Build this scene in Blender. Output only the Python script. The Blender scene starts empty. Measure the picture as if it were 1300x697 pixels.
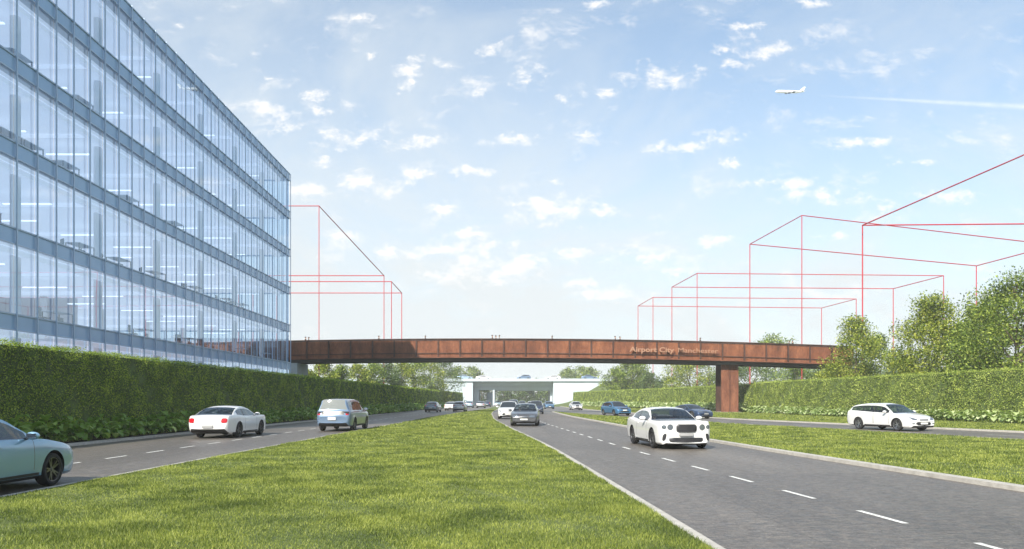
import bpy, bmesh, math, random
import numpy as np
from mathutils import Vector, Matrix
from mathutils.bvhtree import BVHTree

F = 957.0            # focal length in photo pixels (photo 1300 px wide)
EYE = 1.7
SC = bpy.context.scene
COL = SC.collection

# ------------------------------------------------------------------ camera
cd = bpy.data.cameras.new('camera'); cam = bpy.data.objects.new('camera', cd); COL.objects.link(cam)
cam.location = (0, 0, EYE); cam.rotation_euler = (math.radians(90), 0, 0)
cd.sensor_width = 36; cd.lens = 36*F/1300; cd.shift_y = 159.5/1300
cd.clip_start = 0.1; cd.clip_end = 8000
SC.camera = cam

# ------------------------------------------------------------------ light
SUN_EL = math.radians(36)
SUN_H = Vector((0.447, 0.894))                     # horizontal travel of the light
sd = bpy.data.lights.new('sun', 'SUN'); sun = bpy.data.objects.new('sun', sd); COL.objects.link(sun)
sd.energy = 5.0; sd.angle = math.radians(0.5); sd.color = (1.0, 0.94, 0.84)
dv = Vector((SUN_H.x*math.cos(SUN_EL), SUN_H.y*math.cos(SUN_EL), -math.sin(SUN_EL)))
sun.rotation_euler = dv.to_track_quat('-Z', 'Y').to_euler()
SC.view_settings.view_transform = 'Standard'; SC.view_settings.look = 'None'
SC.view_settings.exposure = 0.6; SC.view_settings.gamma = 1.0
SC.view_settings.use_curve_mapping = False
SC.render.engine = 'CYCLES'
cy = SC.cycles
cy.use_denoising = True
cy.max_bounces = 6; cy.diffuse_bounces = 3; cy.glossy_bounces = 4; cy.transmission_bounces = 4
cy.transparent_max_bounces = 16; cy.volume_bounces = 1
cy.sample_clamp_indirect = 8
cy.use_adaptive_sampling = True; cy.adaptive_threshold = 0.02

# ------------------------------------------------------------------ world: sky texture, pale lower sky, small clouds
world = bpy.data.worlds.new('World'); SC.world = world; world.use_nodes = True
nt = world.node_tree; N = nt.nodes; L = nt.links
for n in list(N): N.remove(n)
wout = N.new('ShaderNodeOutputWorld'); bg = N.new('ShaderNodeBackground'); bg.inputs[1].default_value = 0.1
L.new(bg.outputs[0], wout.inputs[0])
sky = N.new('ShaderNodeTexSky'); sky.sky_type = 'NISHITA'; sky.sun_disc = False
sky.sun_elevation = SUN_EL; sky.sun_rotation = math.atan2(-SUN_H.x, -SUN_H.y)
sky.air_density = 1.0; sky.dust_density = 0.6; sky.ozone_density = 1.6
tc = N.new('ShaderNodeTexCoord')
def wm(op, a, b=None, c=None, clamp=False):
    n = N.new('ShaderNodeMath'); n.operation = op; n.use_clamp = clamp
    for i, v in enumerate((a, b, c)):
        if v is None: continue
        if isinstance(v, (int, float)): n.inputs[i].default_value = v
        else: L.new(v, n.inputs[i])
    return n.outputs[0]
def wv(op, a, b):
    n = N.new('ShaderNodeVectorMath'); n.operation = op
    for i, v in enumerate((a, b)):
        if isinstance(v, tuple): n.inputs[i].default_value = v
        else: L.new(v, n.inputs[i])
    return n
sx = N.new('ShaderNodeSeparateXYZ'); L.new(tc.outputs['Generated'], sx.inputs[0])
ysafe = wm('MAXIMUM', wm('ABSOLUTE', sx.outputs[1]), 0.08)
U = wm('DIVIDE', sx.outputs[0], ysafe); V = wm('DIVIDE', sx.outputs[2], ysafe)
cuv = N.new('ShaderNodeCombineXYZ'); L.new(U, cuv.inputs[0]); L.new(V, cuv.inputs[1]); 
L.new(wm('MULTIPLY', wm('LESS_THAN', sx.outputs[1], 0.0), 3.7), cuv.inputs[2])
CL = [(347,140,36,13),(395,120,17,6),(405,143,26,9),(360,163,18,7),(432,174,46,13),(385,243,33,12),(410,210,14,6),(475,236,40,17),
(527,222,28,10),(515,90,19,9),(550,77,25,8),(516,108,14,8),(537,180,26,13),(590,217,29,7),(567,268,20,10),(592,297,27,9),(623,62,15,9),
(605,122,15,9),(666,96,21,15),(712,123,14,6),(645,178,34,8),(653,258,17,10),(700,268,60,20),(757,264,24,8),(765,118,22,7),(830,95,42,17),
(740,172,20,7),(868,186,38,8),(915,175,30,10),(968,62,24,15),(935,80,22,8),(912,62,17,5),(948,32,17,6),(885,88,12,7),(1092,181,58,9),
(1005,232,52,11),(1052,246,66,12),(1138,207,14,6),(1170,205,13,5),(1122,261,18,7),(1205,251,48,8),(820,325,54,11),(570,318,95,12),
(640,338,70,20),(735,322,30,9),(500,320,30,7),(780,372,52,10),(740,360,30,8),(905,308,24,7),(456,22,18,6),(1030,4,24,8),(760,5,18,7),
(470,68,9,5),(700,230,12,5),(490,182,14,6),(855,345,30,6),(440,300,22,6),(1060,300,25,5),(590,352,60,12),(345,103,9,4),(930,205,14,5),(222,30,10,6)]
wn_ = N.new('ShaderNodeTexNoise'); wn_.inputs['Scale'].default_value = 34; wn_.inputs['Detail'].default_value = 5; wn_.inputs['Roughness'].default_value = 0.65
L.new(cuv.outputs[0], wn_.inputs['Vector'])
wd_ = wv('MULTIPLY', wv('SUBTRACT', wn_.outputs['Color'], (0.5,0.5,0.5)).outputs[0], (0.055, 0.032, 0.0))
wuv = wv('ADD', cuv.outputs[0], wd_.outputs[0])
dmin = None
for (px, py, w, h) in CL:
    s = wv('SUBTRACT', wuv.outputs[0], ((px-650)/F, (508-py)/F, 0.0))
    m = wv('MULTIPLY', s.outputs[0], (F/w/1.32, F/h/1.2, 1.0))
    d = wv('DOT_PRODUCT', m.outputs[0], m.outputs[0]).outputs['Value']
    dmin = d if dmin is None else wm('MINIMUM', dmin, d)
def wnoise(scale, detail, rough, vec, dist=0.0):
    n = N.new('ShaderNodeTexNoise'); n.inputs['Scale'].default_value = scale; n.inputs['Detail'].default_value = detail
    n.inputs['Roughness'].default_value = rough; n.inputs['Distortion'].default_value = dist; L.new(vec, n.inputs['Vector']); return n.outputs[0]
st = wv('MULTIPLY', cuv.outputs[0], (1.0, 1.7, 1.0))
n1 = wnoise(26, 8, 0.62, st.outputs[0], 0.3)
n2 = wnoise(70, 5, 0.6, st.outputs[0], 0.2)
blob = wm('SUBTRACT', 1.0, wm('SQRT', wm('MULTIPLY', dmin, 0.75)), clamp=True)
dens = wm('ADD', wm('MULTIPLY', blob, 1.05), wm('MULTIPLY', wm('SUBTRACT', n1, 0.5), 3.6))
dens = wm('ADD', dens, wm('MULTIPLY', wm('SUBTRACT', n2, 0.5), 1.5))
mr = N.new('ShaderNodeMapRange'); mr.interpolation_type = 'SMOOTHSTEP'; L.new(dens, mr.inputs[0])
mr.inputs[1].default_value = 0.16; mr.inputs[2].default_value = 1.45
cover = wm('MULTIPLY', mr.outputs[0], wm('MINIMUM', wm('MULTIPLY', blob, 7.0), 1.0))
n4 = wnoise(7.5, 9, 0.68, wv('MULTIPLY', cuv.outputs[0], (1.0, 2.2, 1.0)).outputs[0], 0.5)
wisp = N.new('ShaderNodeMapRange'); wisp.interpolation_type = 'SMOOTHSTEP'; L.new(wm('ADD', n4, wm('MULTIPLY', wm('SUBTRACT', n1, 0.5), 0.55)), wisp.inputs[0])
wisp.inputs[1].default_value = 0.53; wisp.inputs[2].default_value = 0.80; wisp.inputs[4].default_value = 0.75
cover = wm('MAXIMUM', cover, wisp.outputs[0])
# thin veil of high cloud
n3 = wnoise(2.6, 6, 0.65, st.outputs[0], 0.6)
veil = N.new('ShaderNodeMapRange'); L.new(n3, veil.inputs[0]); veil.inputs[1].default_value = 0.42; veil.inputs[2].default_value = 0.75
veil.inputs[3].default_value = 0.0; veil.inputs[4].default_value = 0.42
# contrail: a thin straight streak behind the airliner
ux0, uy0, ux1, uy1 = (1030-650)/F, (508-120.7)/F, (1300-650)/F, (508-135.5)/F
slope = (uy1-uy0)/(ux1-ux0)
linev = wm('ADD', wm('MULTIPLY', wm('SUBTRACT', U, ux0), slope), uy0)
off = wm('ABSOLUTE', wm('SUBTRACT', V, linev))
tpar = wm('MULTIPLY', wm('SUBTRACT', U, ux0), 1.0/(ux1-ux0))
halfw = wm('ADD', wm('MULTIPLY', wm('MAXIMUM', tpar, 0.0), 0.0042), 0.0012)
streak = wm('SUBTRACT', 1.0, wm('DIVIDE', off, halfw), clamp=True)
streak = wm('MULTIPLY', streak, wm('MULTIPLY', wm('MULTIPLY', tpar, 2.2, clamp=True), wm('ADD', wm('MULTIPLY', n2, 0.7), 0.05)))
streak = wm('MULTIPLY', streak, wm('GREATER_THAN', sx.outputs[1], 0.0), clamp=True)
# lower sky pales
elev = wm('MAXIMUM', sx.outputs[2], 0.0)
hz = N.new('ShaderNodeMapRange'); hz.interpolation_type = 'SMOOTHSTEP'; L.new(elev, hz.inputs[0])
hz.inputs[1].default_value = -0.06; hz.inputs[2].default_value = 0.50; hz.inputs[3].default_value = 0.96; hz.inputs[4].default_value = 0.12
palef = wm('MAXIMUM', hz.outputs[0], 0.0)
left = N.new('ShaderNodeMapRange'); L.new(sx.outputs[0], left.inputs[0]); left.inputs[1].default_value = -0.45; left.inputs[2].default_value = 0.5
left.inputs[3].default_value = 0.30; left.inputs[4].default_value = 0.0
palef = wm('ADD', wm('ADD', palef, veil.outputs[0]), left.outputs[0], clamp=True)
def wmix(fac, a, b):
    n = N.new('ShaderNodeMix'); n.data_type = 'RGBA'; L.new(fac, n.inputs[0])
    for sock, v in ((n.inputs[6], a), (n.inputs[7], b)):
        if isinstance(v, tuple): sock.default_value = v
        else: L.new(v, sock)
    return n.outputs[2]
skyt = N.new('ShaderNodeMix'); skyt.data_type = 'RGBA'; skyt.blend_type = 'MULTIPLY'; skyt.inputs[0].default_value = 1.0
L.new(sky.outputs[0], skyt.inputs[6]); skyt.inputs[7].default_value = (1.20, 1.36, 1.36, 1)
c0 = wmix(palef, skyt.outputs[2], (5.6, 6.0, 6.2, 1))
c1 = wmix(cover, c0, (7.4, 7.3, 7.2, 1))
c2 = wmix(streak, c1, (7.6, 7.8, 8.0, 1))
L.new(c2, bg.inputs[0])
world.cycles.sampling_method = 'MANUAL'; world.cycles.sample_map_resolution = 512

# ------------------------------------------------------------------ helpers
def tag(o, label=None, cat=None, group=None, kind=None):
    if label: o['label'] = label
    if cat: o['category'] = cat
    if group: o['group'] = group
    if kind: o['kind'] = kind
    return o
def empty(name, loc=(0,0,0), rz=0.0, **k):
    o = bpy.data.objects.new(name, None); COL.objects.link(o); o.location = loc; o.rotation_euler = (0,0,rz)
    o.empty_display_size = 0.3
    return tag(o, **k)
def link(name, me, parent=None, mats=None, **k):
    o = bpy.data.objects.new(name, me); COL.objects.link(o)
    if mats is not None:
        for m in (mats if isinstance(mats, (list, tuple)) else [mats]): me.materials.append(m)
    if parent: o.parent = parent
    return tag(o, **k)
def np_mesh(name, verts, faces, smooth=False):
    """verts (N,3), faces (M,k)"""
    me = bpy.data.meshes.new(name)
    verts = np.asarray(verts, dtype=np.float32); faces = np.asarray(faces, dtype=np.int32)
    m, k = faces.shape
    me.vertices.add(len(verts)); me.vertices.foreach_set('co', verts.ravel())
    me.loops.add(m*k); me.loops.foreach_set('vertex_index', faces.ravel())
    me.polygons.add(m); me.polygons.foreach_set('loop_start', np.arange(0, m*k, k, dtype=np.int32))
    me.polygons.foreach_set('loop_total', np.full(m, k, dtype=np.int32))
    me.update(calc_edges=True)
    if smooth: me.polygons.foreach_set('use_smooth', np.ones(m, dtype=bool))
    return me
class MB:
    """collects boxes, bars, tubes, polygons into ONE mesh"""
    def __init__(s): s.v = []; s.f = []
    def poly(s, pts):
        i = len(s.v); s.v += [tuple(p) for p in pts]; s.f.append(list(range(i, i+len(pts)))); return s
    def box(s, x0, x1, y0, y1, z0, z1, M=None):
        i = len(s.v)
        P = [(x,y,z) for z in (z0,z1) for (x,y) in ((x0,y0),(x1,y0),(x1,y1),(x0,y1))]
        if M is not None: P = [tuple(M @ Vector(p)) for p in P]
        s.v += P
        for f in ((0,3,2,1),(4,5,6,7),(0,1,5,4),(1,2,6,5),(2,3,7,6),(3,0,4,7)): s.f.append([i+k for k in f])
        return s
    def tube(s, a, b, r0, r1=None, n=8, cap=True):
        a = Vector(a); b = Vector(b); r1 = r0 if r1 is None else r1
        d = (b-a).normalized(); u = d.orthogonal().normalized(); w = d.cross(u); i = len(s.v)
        for p, r in ((a,r0),(b,r1)):
            for k in range(n):
                t = 2*math.pi*k/n; s.v.append(tuple(p + (u*math.cos(t)+w*math.sin(t))*r))
        for k in range(n): s.f.append([i+k, i+(k+1)%n, i+n+(k+1)%n, i+n+k])
        if cap: s.f.append([i+k for k in range(n)][::-1]); s.f.append([i+n+k for k in range(n)])
        return s
    def lathe(s, prof, n=24, axis='z', c=(0,0,0)):
        """prof: list of (r, h)"""
        i = len(s.v); m = len(prof)
        for k in range(n):
            t = 2*math.pi*k/n
            for r, h in prof:
                if axis == 'z': p = (r*math.cos(t), r*math.sin(t), h)
                elif axis == 'y': p = (r*math.cos(t), h, r*math.sin(t))
                else: p = (h, r*math.cos(t), r*math.sin(t))
                s.v.append((p[0]+c[0], p[1]+c[1], p[2]+c[2]))
        for k in range(n):
            a = i+k*m; b = i+((k+1)%n)*m
            for j in range(m-1): s.f.append([a+j, b+j, b+j+1, a+j+1])
        return s
    def prism(s, pts, z0, z1):
        i = len(s.v); n = len(pts)
        s.v += [(x,y,z0) for x,y in pts] + [(x,y,z1) for x,y in pts]
        s.f.append([i+k for k in range(n)][::-1]); s.f.append([i+n+k for k in range(n)])
        for k in range(n): s.f.append([i+k, i+(k+1)%n, i+n+(k+1)%n, i+n+k])
        return s
    def mesh(s, name, bevel=0.0):
        me = bpy.data.meshes.new(name); me.from_pydata(s.v, [], s.f); me.update()
        bm = bmesh.new(); bm.from_mesh(me); bmesh.ops.recalc_face_normals(bm, faces=bm.faces)
        if bevel: bmesh.ops.bevel(bm, geom=list(bm.edges), offset=bevel, segments=1, affect='EDGES')
        bm.to_mesh(me); bm.free()
        return me
    def build(s, name, mat, parent=None, smooth=False, bevel=0.0, **k):
        me = s.mesh(name, bevel)
        if smooth:
            me.polygons.foreach_set('use_smooth', np.ones(len(me.polygons), dtype=bool)); me.set_sharp_from_angle(angle=math.radians(35))
        return link(name, me, parent, mat, **k)
def copy_tree(o, parent=None):
    c = o.copy(); COL.objects.link(c); c.parent = parent
    for ch in list(o.children): copy_tree(ch, c)
    return c

# ------------------------------------------------------------------ materials
class Mat:
    def __init__(s, name):
        s.m = bpy.data.materials.new(name); s.m.use_nodes = True; s.t = s.m.node_tree; s.n = s.t.nodes; s.l = s.t.links
        s.b = s.n['Principled BSDF']; s.o = s.n['Material Output']; s.tc = None
    def co(s, kind='Object'):
        if s.tc is None: s.tc = s.n.new('ShaderNodeTexCoord')
        return s.tc.outputs[kind]
    def node(s, t, **k):
        n = s.n.new(t)
        for a, b in k.items(): setattr(n, a, b)
        return n
    def noise(s, scale, detail=4, rough=0.55, vec=None, dist=0.0):
        n = s.n.new('ShaderNodeTexNoise'); n.inputs['Scale'].default_value = scale; n.inputs['Detail'].default_value = detail
        n.inputs['Roughness'].default_value = rough; n.inputs['Distortion'].default_value = dist
        s.l.new(vec if vec is not None else s.co(), n.inputs['Vector']); return n.outputs[0]
    def scale(s, v, xyz):
        n = s.node('ShaderNodeVectorMath', operation='MULTIPLY'); s.l.new(v, n.inputs[0]); n.inputs[1].default_value = xyz; return n.outputs[0]
    def ramp(s, fac, stops):
        n = s.n.new('ShaderNodeValToRGB'); e = n.color_ramp.elements
        while len(e) < len(stops): e.new(0.5)
        for i, (p, c) in enumerate(stops): e[i].position = p; e[i].color = (c[0], c[1], c[2], 1)
        s.l.new(fac, n.inputs[0]); return n.outputs[0]
    def mix(s, fac, a, b, mode='MIX'):
        n = s.node('ShaderNodeMix', data_type='RGBA', blend_type=mode)
        for i, v in ((0, fac), (6, a), (7, b)):
            if isinstance(v, (int, float)): n.inputs[i].default_value = v
            elif isinstance(v, tuple): n.inputs[i].default_value = (v[0], v[1], v[2], 1)
            else: s.l.new(v, n.inputs[i])
        return n.outputs[2]
    def math(s, op, a, b=0.0, clamp=False):
        n = s.node('ShaderNodeMath', operation=op, use_clamp=clamp)
        for i, v in ((0, a), (1, b)):
            if isinstance(v, (int, float)): n.inputs[i].default_value = v
            else: s.l.new(v, n.inputs[i])
        return n.outputs[0]
    def bump(s, h, strength=0.3, dist=0.02):
        n = s.n.new('ShaderNodeBump'); n.inputs['Strength'].default_value = strength; n.inputs['Distance'].default_value = dist
        s.l.new(h, n.inputs['Height']); s.l.new(n.outputs[0], s.b.inputs['Normal'])
    def set(s, **k):
        for a, v in k.items():
            i = s.b.inputs[a.replace('_', ' ')]
            if isinstance(v, tuple): i.default_value = (v[0], v[1], v[2], 1)
            elif isinstance(v, (int, float)): i.default_value = v
            else: s.l.new(v, i)
        return s
def simple(name, col, rough=0.6, metal=0.0, vary=0.08, scale=3.0, bump=0.0, **k):
    M = Mat(name); n = M.noise(scale, 5)
    a = tuple(min(1, c*(1+vary)) for c in col); b = tuple(c*(1-vary) for c in col)
    M.set(Base_Color=M.ramp(n, [(0.3, b), (0.7, a)]), Roughness=rough, Metallic=metal, **k)
    if bump: M.bump(M.noise(scale*8, 4), bump)
    return M.m
def leaf_mat(name, c_dark, c_mid, c_light, trans=0.35, rough=0.55, patch=1.1):
    M = Mat(name)
    g = M.node('ShaderNodeNewGeometry')
    big = M.noise(0.8, 5, 0.6)
    f = M.math('ADD', M.math('MULTIPLY', g.outputs['Random Per Island'], 0.75), M.math('MULTIPLY', M.math('SUBTRACT', big, 0.38), patch))
    col = M.ramp(f, [(0.05, c_dark), (0.5, c_mid), (0.95, c_light)])
    M.set(Base_Color=col, Roughness=rough); M.b.inputs['Specular IOR Level'].default_value = 0.35
    tr = M.node('ShaderNodeBsdfTranslucent'); M.l.new(M.mix(1.0, col, (1.0, 1.15, 0.5), 'MULTIPLY'), tr.inputs[0])
    mx = M.node('ShaderNodeMixShader'); mx.inputs[0].default_value = trans
    M.l.new(M.b.outputs[0], mx.inputs[1]); M.l.new(tr.outputs[0], mx.inputs[2]); M.l.new(mx.outputs[0], M.o.inputs[0])
    return M.m
# ------------------------------------------------------------------ road lines (X as a function of Y), taken from the photo
def curve(pts, sm=9):
    ys = np.arange(-20, 421, 1.0)
    p = np.array(pts, float)
    xs = np.interp(ys, p[:,0], p[:,1])
    # linear extrapolation at the near end
    s = (p[1,1]-p[0,1])/(p[1,0]-p[0,0]); near = ys < p[0,0]; xs[near] = p[0,1]+s*(ys[near]-p[0,0])
    s = (p[-1,1]-p[-2,1])/(p[-1,0]-p[-2,0]); fr = ys > p[-1,0]; xs[fr] = p[-1,1]+s*(ys[fr]-p[-1,0])
    k = np.ones(sm)/sm
    for _ in range(2):
        e = np.concatenate([xs[0]+(xs[0]-xs[1:sm//2+1])[::-1], xs, xs[-1]+(xs[-1]-xs[-sm//2:-1])[::-1]])
        xs = np.convolve(e, k, 'same')[sm//2:sm//2+len(ys)]
    return lambda y: np.interp(y, ys, xs)
E0 = curve([(0,-16.2),(28,-16.2),(41,-16.2),(60,-15.9),(92,-14.7),(125,-14.3),(217,-13.2),(300,-9)])
E1 = curve([(0,-8.75),(23,-8.65),(42,-8.4),(50,-8.2),(75,-7.8),(105,-6.5),(135,-5.0),(200,-4.6),(300,-1)])
E2 = curve([(0,2.65),(8.6,2.34),(14.9,2.03),(27,1.41),(44,0),(65,-1.5),(91,-2.4),(113,-2.7),(166,-2.2),(240,-1),(300,2)])
E3 = curve([(0,10.6),(13.9,9.4),(24.9,8.4),(30.7,8.0),(45.6,7.05),(78,5.8),(108,5.6),(130,5.7)])
E4 = curve([(20,25),(31.3,21.3),(50,16.2),(70,11.6),(85,8.6),(98,6.9),(108,5.7),(125,4.4)])
E5 = curve([(10,34),(38.7,26.3),(63.5,19.7),(75,18.0),(90,15.8),(128,13.2),(170,12.5),(240,12.5),(300,15)])
CR = curve([(0,6.1),(10.9,5.35),(16.1,4.9),(23.6,4.2),(32.5,3.65),(37,3.4),(53,2.5),(68,2.0),(90,1.6),(115,1.5),(240,3.5)], 5)
CLN = curve([(0,-11.75),(60,-11.7),(92,-11.0),(125,-10.2),(217,-9.0),(300,-5)])
MG_Y = 110.0          # where the slip road joins the carriageway

# ------------------------------------------------------------------ ground materials
def asphalt(name, base):
    M = Mat(name); c = M.co()
    st = M.noise(0.35, 5, 0.6, M.scale(c, (1.0, 0.18, 1.0)))
    fine = M.noise(38, 3, 0.7, c); mid = M.noise(5, 5, 0.65, c)
    a = tuple(x*0.70 for x in base); b = tuple(x*1.28 for x in base)
    col = M.ramp(M.math('ADD', M.math('MULTIPLY', st, 0.5), M.math('MULTIPLY', mid, 0.5)), [(0.38, a), (0.62, b)])
    col = M.mix(0.55, col, M.ramp(fine, [(0.36, (0.30,0.30,0.31)), (0.5, (1,1,1)), (0.66, (1.5,1.5,1.48))]), 'MULTIPLY')
    vor = M.node('ShaderNodeTexVoronoi'); vor.inputs['Scale'].default_value = 42; M.l.new(c, vor.inputs['Vector'])
    sp = M.ramp(vor.outputs['Color'], [(0.0, (0.8,0.8,0.8)), (0.75, (1,1,1)), (0.95, (1.6,1.6,1.55))])
    col = M.mix(0.6, col, sp, 'MULTIPLY')
    g2 = M.noise(9, 4, 0.8, M.scale(c, (0.55,1.3,1.0)))
    col = M.mix(0.6, col, M.ramp(g2, [(0.38, (0.42,0.42,0.43)), (0.5, (1,1,1)), (0.60, (1.45,1.43,1.38))]), 'MULTIPLY')
    # transverse paving seams and re-laid patches
    bk = M.node('ShaderNodeTexBrick'); bk.inputs['Scale'].default_value = 0.30; bk.inputs['Mortar Size'].default_value = 0.004; bk.inputs['Brick Width'].default_value = 1.1; bk.inputs['Row Height'].default_value = 2.6
    bk.inputs['Color1'].default_value = (0.86,0.86,0.87,1); bk.inputs['Color2'].default_value = (1.08,1.07,1.05,1); bk.inputs['Mortar'].default_value = (0.6,0.6,0.6,1); M.l.new(c, bk.inputs['Vector'])
    col = M.mix(0.8, col, bk.outputs['Color'], 'MULTIPLY')
    # a few long sealed cracks and patches
    cr = M.noise(0.9, 6, 0.7, M.scale(c, (1.0, 0.35, 1.0)), 1.2)
    crk = M.ramp(M.math('ABSOLUTE', M.math('SUBTRACT', cr, 0.5)), [(0.0, (0.72,0.72,0.72)), (0.012, (1,1,1))])
    col = M.mix(0.5, col, crk, 'MULTIPLY')
    M.set(Base_Color=col, Roughness=M.ramp(mid, [(0.3, (0.36,)*3), (0.7, (0.60,)*3)]))
    M.bump(M.math('ADD', fine, M.math('MULTIPLY', vor.outputs['Distance'], 0.8)), 0.35, 0.01)
    return M.m
M_ASPH = asphalt('asphalt', (0.140, 0.124, 0.108))
def grassground(name):
    M = Mat(name); c = M.co()
    a = M.noise(0.5, 5, 0.6, c); b = M.noise(14, 5, 0.7, c)
    f = M.math('ADD', M.math('MULTIPLY', a, 0.5), M.math('MULTIPLY', b, 0.5))
    M.set(Base_Color=M.ramp(f, [(0.3, (0.045,0.07,0.018)), (0.5, (0.10,0.135,0.032)), (0.7, (0.19,0.21,0.06))]), Roughness=0.9)
    M.bump(b, 0.8, 0.06)
    return M.m
M_GG = grassground('turf')
M_SOIL = simple('soil', (0.06,0.045,0.03), 0.95, vary=0.4, scale=6, bump=0.6)
M_KERB = simple('kerb_concrete', (0.42,0.40,0.36), 0.85, vary=0.18, scale=5, bump=0.25)
M_PAVE = simple('paving', (0.22,0.22,0.22), 0.85, vary=0.15, scale=4, bump=0.2)
def paint_mat():
    M = Mat('road_paint'); c = M.co(); n = M.noise(22, 4, 0.7, c)
    M.set(Base_Color=M.ramp(n, [(0.34, (0.24,0.23,0.22)), (0.46, (0.70,0.70,0.66))]), Roughness=0.6); return M.m
M_PAINT = paint_mat()

def strip(name, fa, fb, y0, y1, z, mat, step=1.0, **k):
    ys = np.arange(y0, y1+1e-6, step)
    v = []; f = []
    for i, y in enumerate(ys):
        v += [(float(fa(y)), y, z), (float(fb(y)), y, z)]
        if i: f.append((2*i-2, 2*i-1, 2*i+1, 2*i))
    return link(name, np_mesh(name, v, f), None, mat, **k)
def raised(name, fa, fb, y0, y1, z0, z1, mat, step=1.0, ends=True, **k):
    ys = np.arange(y0, y1+1e-6, step); v = []; f = []
    for i, y in enumerate(ys):
        a, b = float(fa(y)), float(fb(y)); v += [(a,y,z0),(a,y,z1),(b,y,z1),(b,y,z0)]
        if i:
            q = 4*i
            for j in (0,1,2): f.append((q-4+j, q+j, q+j+1, q-3+j))
    if ends: f.append((0,1,2,3)); q = 4*(len(ys)-1); f.append((q+3,q+2,q+1,q))
    me = bpy.data.meshes.new(name); me.from_pydata(v, [], f); me.update()
    bm = bmesh.new(); bm.from_mesh(me); bmesh.ops.recalc_face_normals(bm, faces=bm.faces); bm.to_mesh(me); bm.free()
    return link(name, me, None, mat, **k)
S = dict(kind='structure')
R = 1500
# the ground: one sheet, finely cut near the roads
xs = np.concatenate([np.linspace(-R,-120,8), np.linspace(-100,100,41), np.linspace(120,R,8)])
ys = np.concatenate([np.linspace(-R,-60,8), np.linspace(-40,420,60), np.linspace(480,R,8)])
gv = [(x,y,0.0) for y in ys for x in xs]; nx = len(xs)
gf = [(j*nx+i, j*nx+i+1, (j+1)*nx+i+1, (j+1)*nx+i) for j in range(len(ys)-1) for i in range(nx-1)]
link('ground', np_mesh('ground', gv, gf), None, M_GG, **S)
YB = -14
strip('outbound_road', E0, E1, YB, 400, 0.008, M_ASPH, **S)
strip('inbound_road', E2, lambda y: np.where(y < MG_Y, E3(y), E5(y)), YB, 400, 0.012, M_ASPH, **S)
strip('slip_road', E4, E5, YB, MG_Y, 0.008, M_ASPH, **S)
kw = 0.14
raised('kerb', lambda y: E0(y)-0.30, E0, YB, 400, 0.0, 0.10, M_KERB, **S)
strip('bed_soil', lambda y: E0(y)-3.2, lambda y: E0(y)-0.305, YB, 400, 0.055, M_SOIL, **S)
raised('kerb', E1, lambda y: E1(y)+0.10, YB, 260, 0.0, 0.075, M_KERB, **S)
raised('kerb', lambda y: E2(y)-0.13, E2, YB, 260, 0.0, 0.075, M_KERB, **S)
strip('median', lambda y: E1(y)+0.105, lambda y: E2(y)-0.135, YB, 260, 0.06, M_GG, **S)
raised('kerb', E3, lambda y: E3(y)+0.28, YB, MG_Y-3, 0.0, 0.10, M_KERB, **S)
raised('kerb', lambda y: E4(y)-0.13, E4, YB, MG_Y-4, 0.0, 0.07, M_KERB, **S)
strip('verge', lambda y: E3(y)+0.285, lambda y: np.maximum(E4(y)-0.135, E3(y)+0.30), YB, MG_Y-4, 0.06, M_GG, **S)
raised('kerb', E5, lambda y: E5(y)+0.50, YB, 400, 0.0, 0.09, M_KERB, **S)
strip('verge', lambda y: E5(y)+0.505, lambda y: E5(y)+16, YB, 400, 0.05, M_GG, **S)

# painted dashes
def dashes(name, fc, y0, y1, z, period=2.6, ln=1.2, w=0.048, phase=0.0):
    v = []; f = []; y = y0+phase
    while y < y1:
        for (yy) in (y, y+ln): v += [(float(fc(yy))-w, yy, z), (float(fc(yy))+w, yy, z)]
        i = len(v)-4; f.append((i, i+1, i+3, i+2)); y += period
        if y > 60: w = 0.075
    link(name, np_mesh(name, v, f), None, M_PAINT, **S)
dashes('lane_marking', CR, 2.5, 108, 0.0165)
dashes('lane_marking', CLN, 4, 200, 0.0125, 2.45, phase=0.6)
dashes('lane_marking', lambda y: 0.5*(E4(y)+E5(y)), 30, 100, 0.0125, 5.0, 2.0)

# ------------------------------------------------------------------ office building
BX, BY0, BLEN = -23.10, 27.3, 52.7
BAY = 1.55; NB = 34; TOP = 25.7; FH = 4.0; BAND = 0.75; DEPTH = 22.0
M_SPAN = simple('spandrel_blue', (0.28,0.44,0.66), 0.25, 0.1, vary=0.06, scale=0.4)
M_MULL = simple('mullion_blue', (0.36,0.48,0.64), 0.35, 0.1, vary=0.05)
M_WHITE = simple('white_paint', (0.78,0.79,0.80), 0.6, vary=0.03)
M_CEIL = simple('ceiling_glow', (0.60,0.63,0.68), 0.8, vary=0.04, scale=0.6, Emission_Color=(0.80,0.86,1.0), Emission_Strength=0.36)  # faint glow over the whole ceiling, added to brighten the office interior
M_FLOOR = simple('office_floor', (0.55,0.57,0.60), 0.6, vary=0.08)
M_LIT = Mat('strip_light_lit').set(Base_Color=(0.8,0.8,0.8), Emission_Color=(0.86,0.93,1.0), Emission_Strength=0.85).m
M_CORE = simple('core_wall', (0.62,0.62,0.64), 0.8, vary=0.05, scale=0.3)
M_DARKM = simple('dark_metal', (0.04,0.045,0.05), 0.4, 0.5)
M_SCREEN = simple('monitor_grey', (0.10,0.14,0.17), 0.25)
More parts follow.
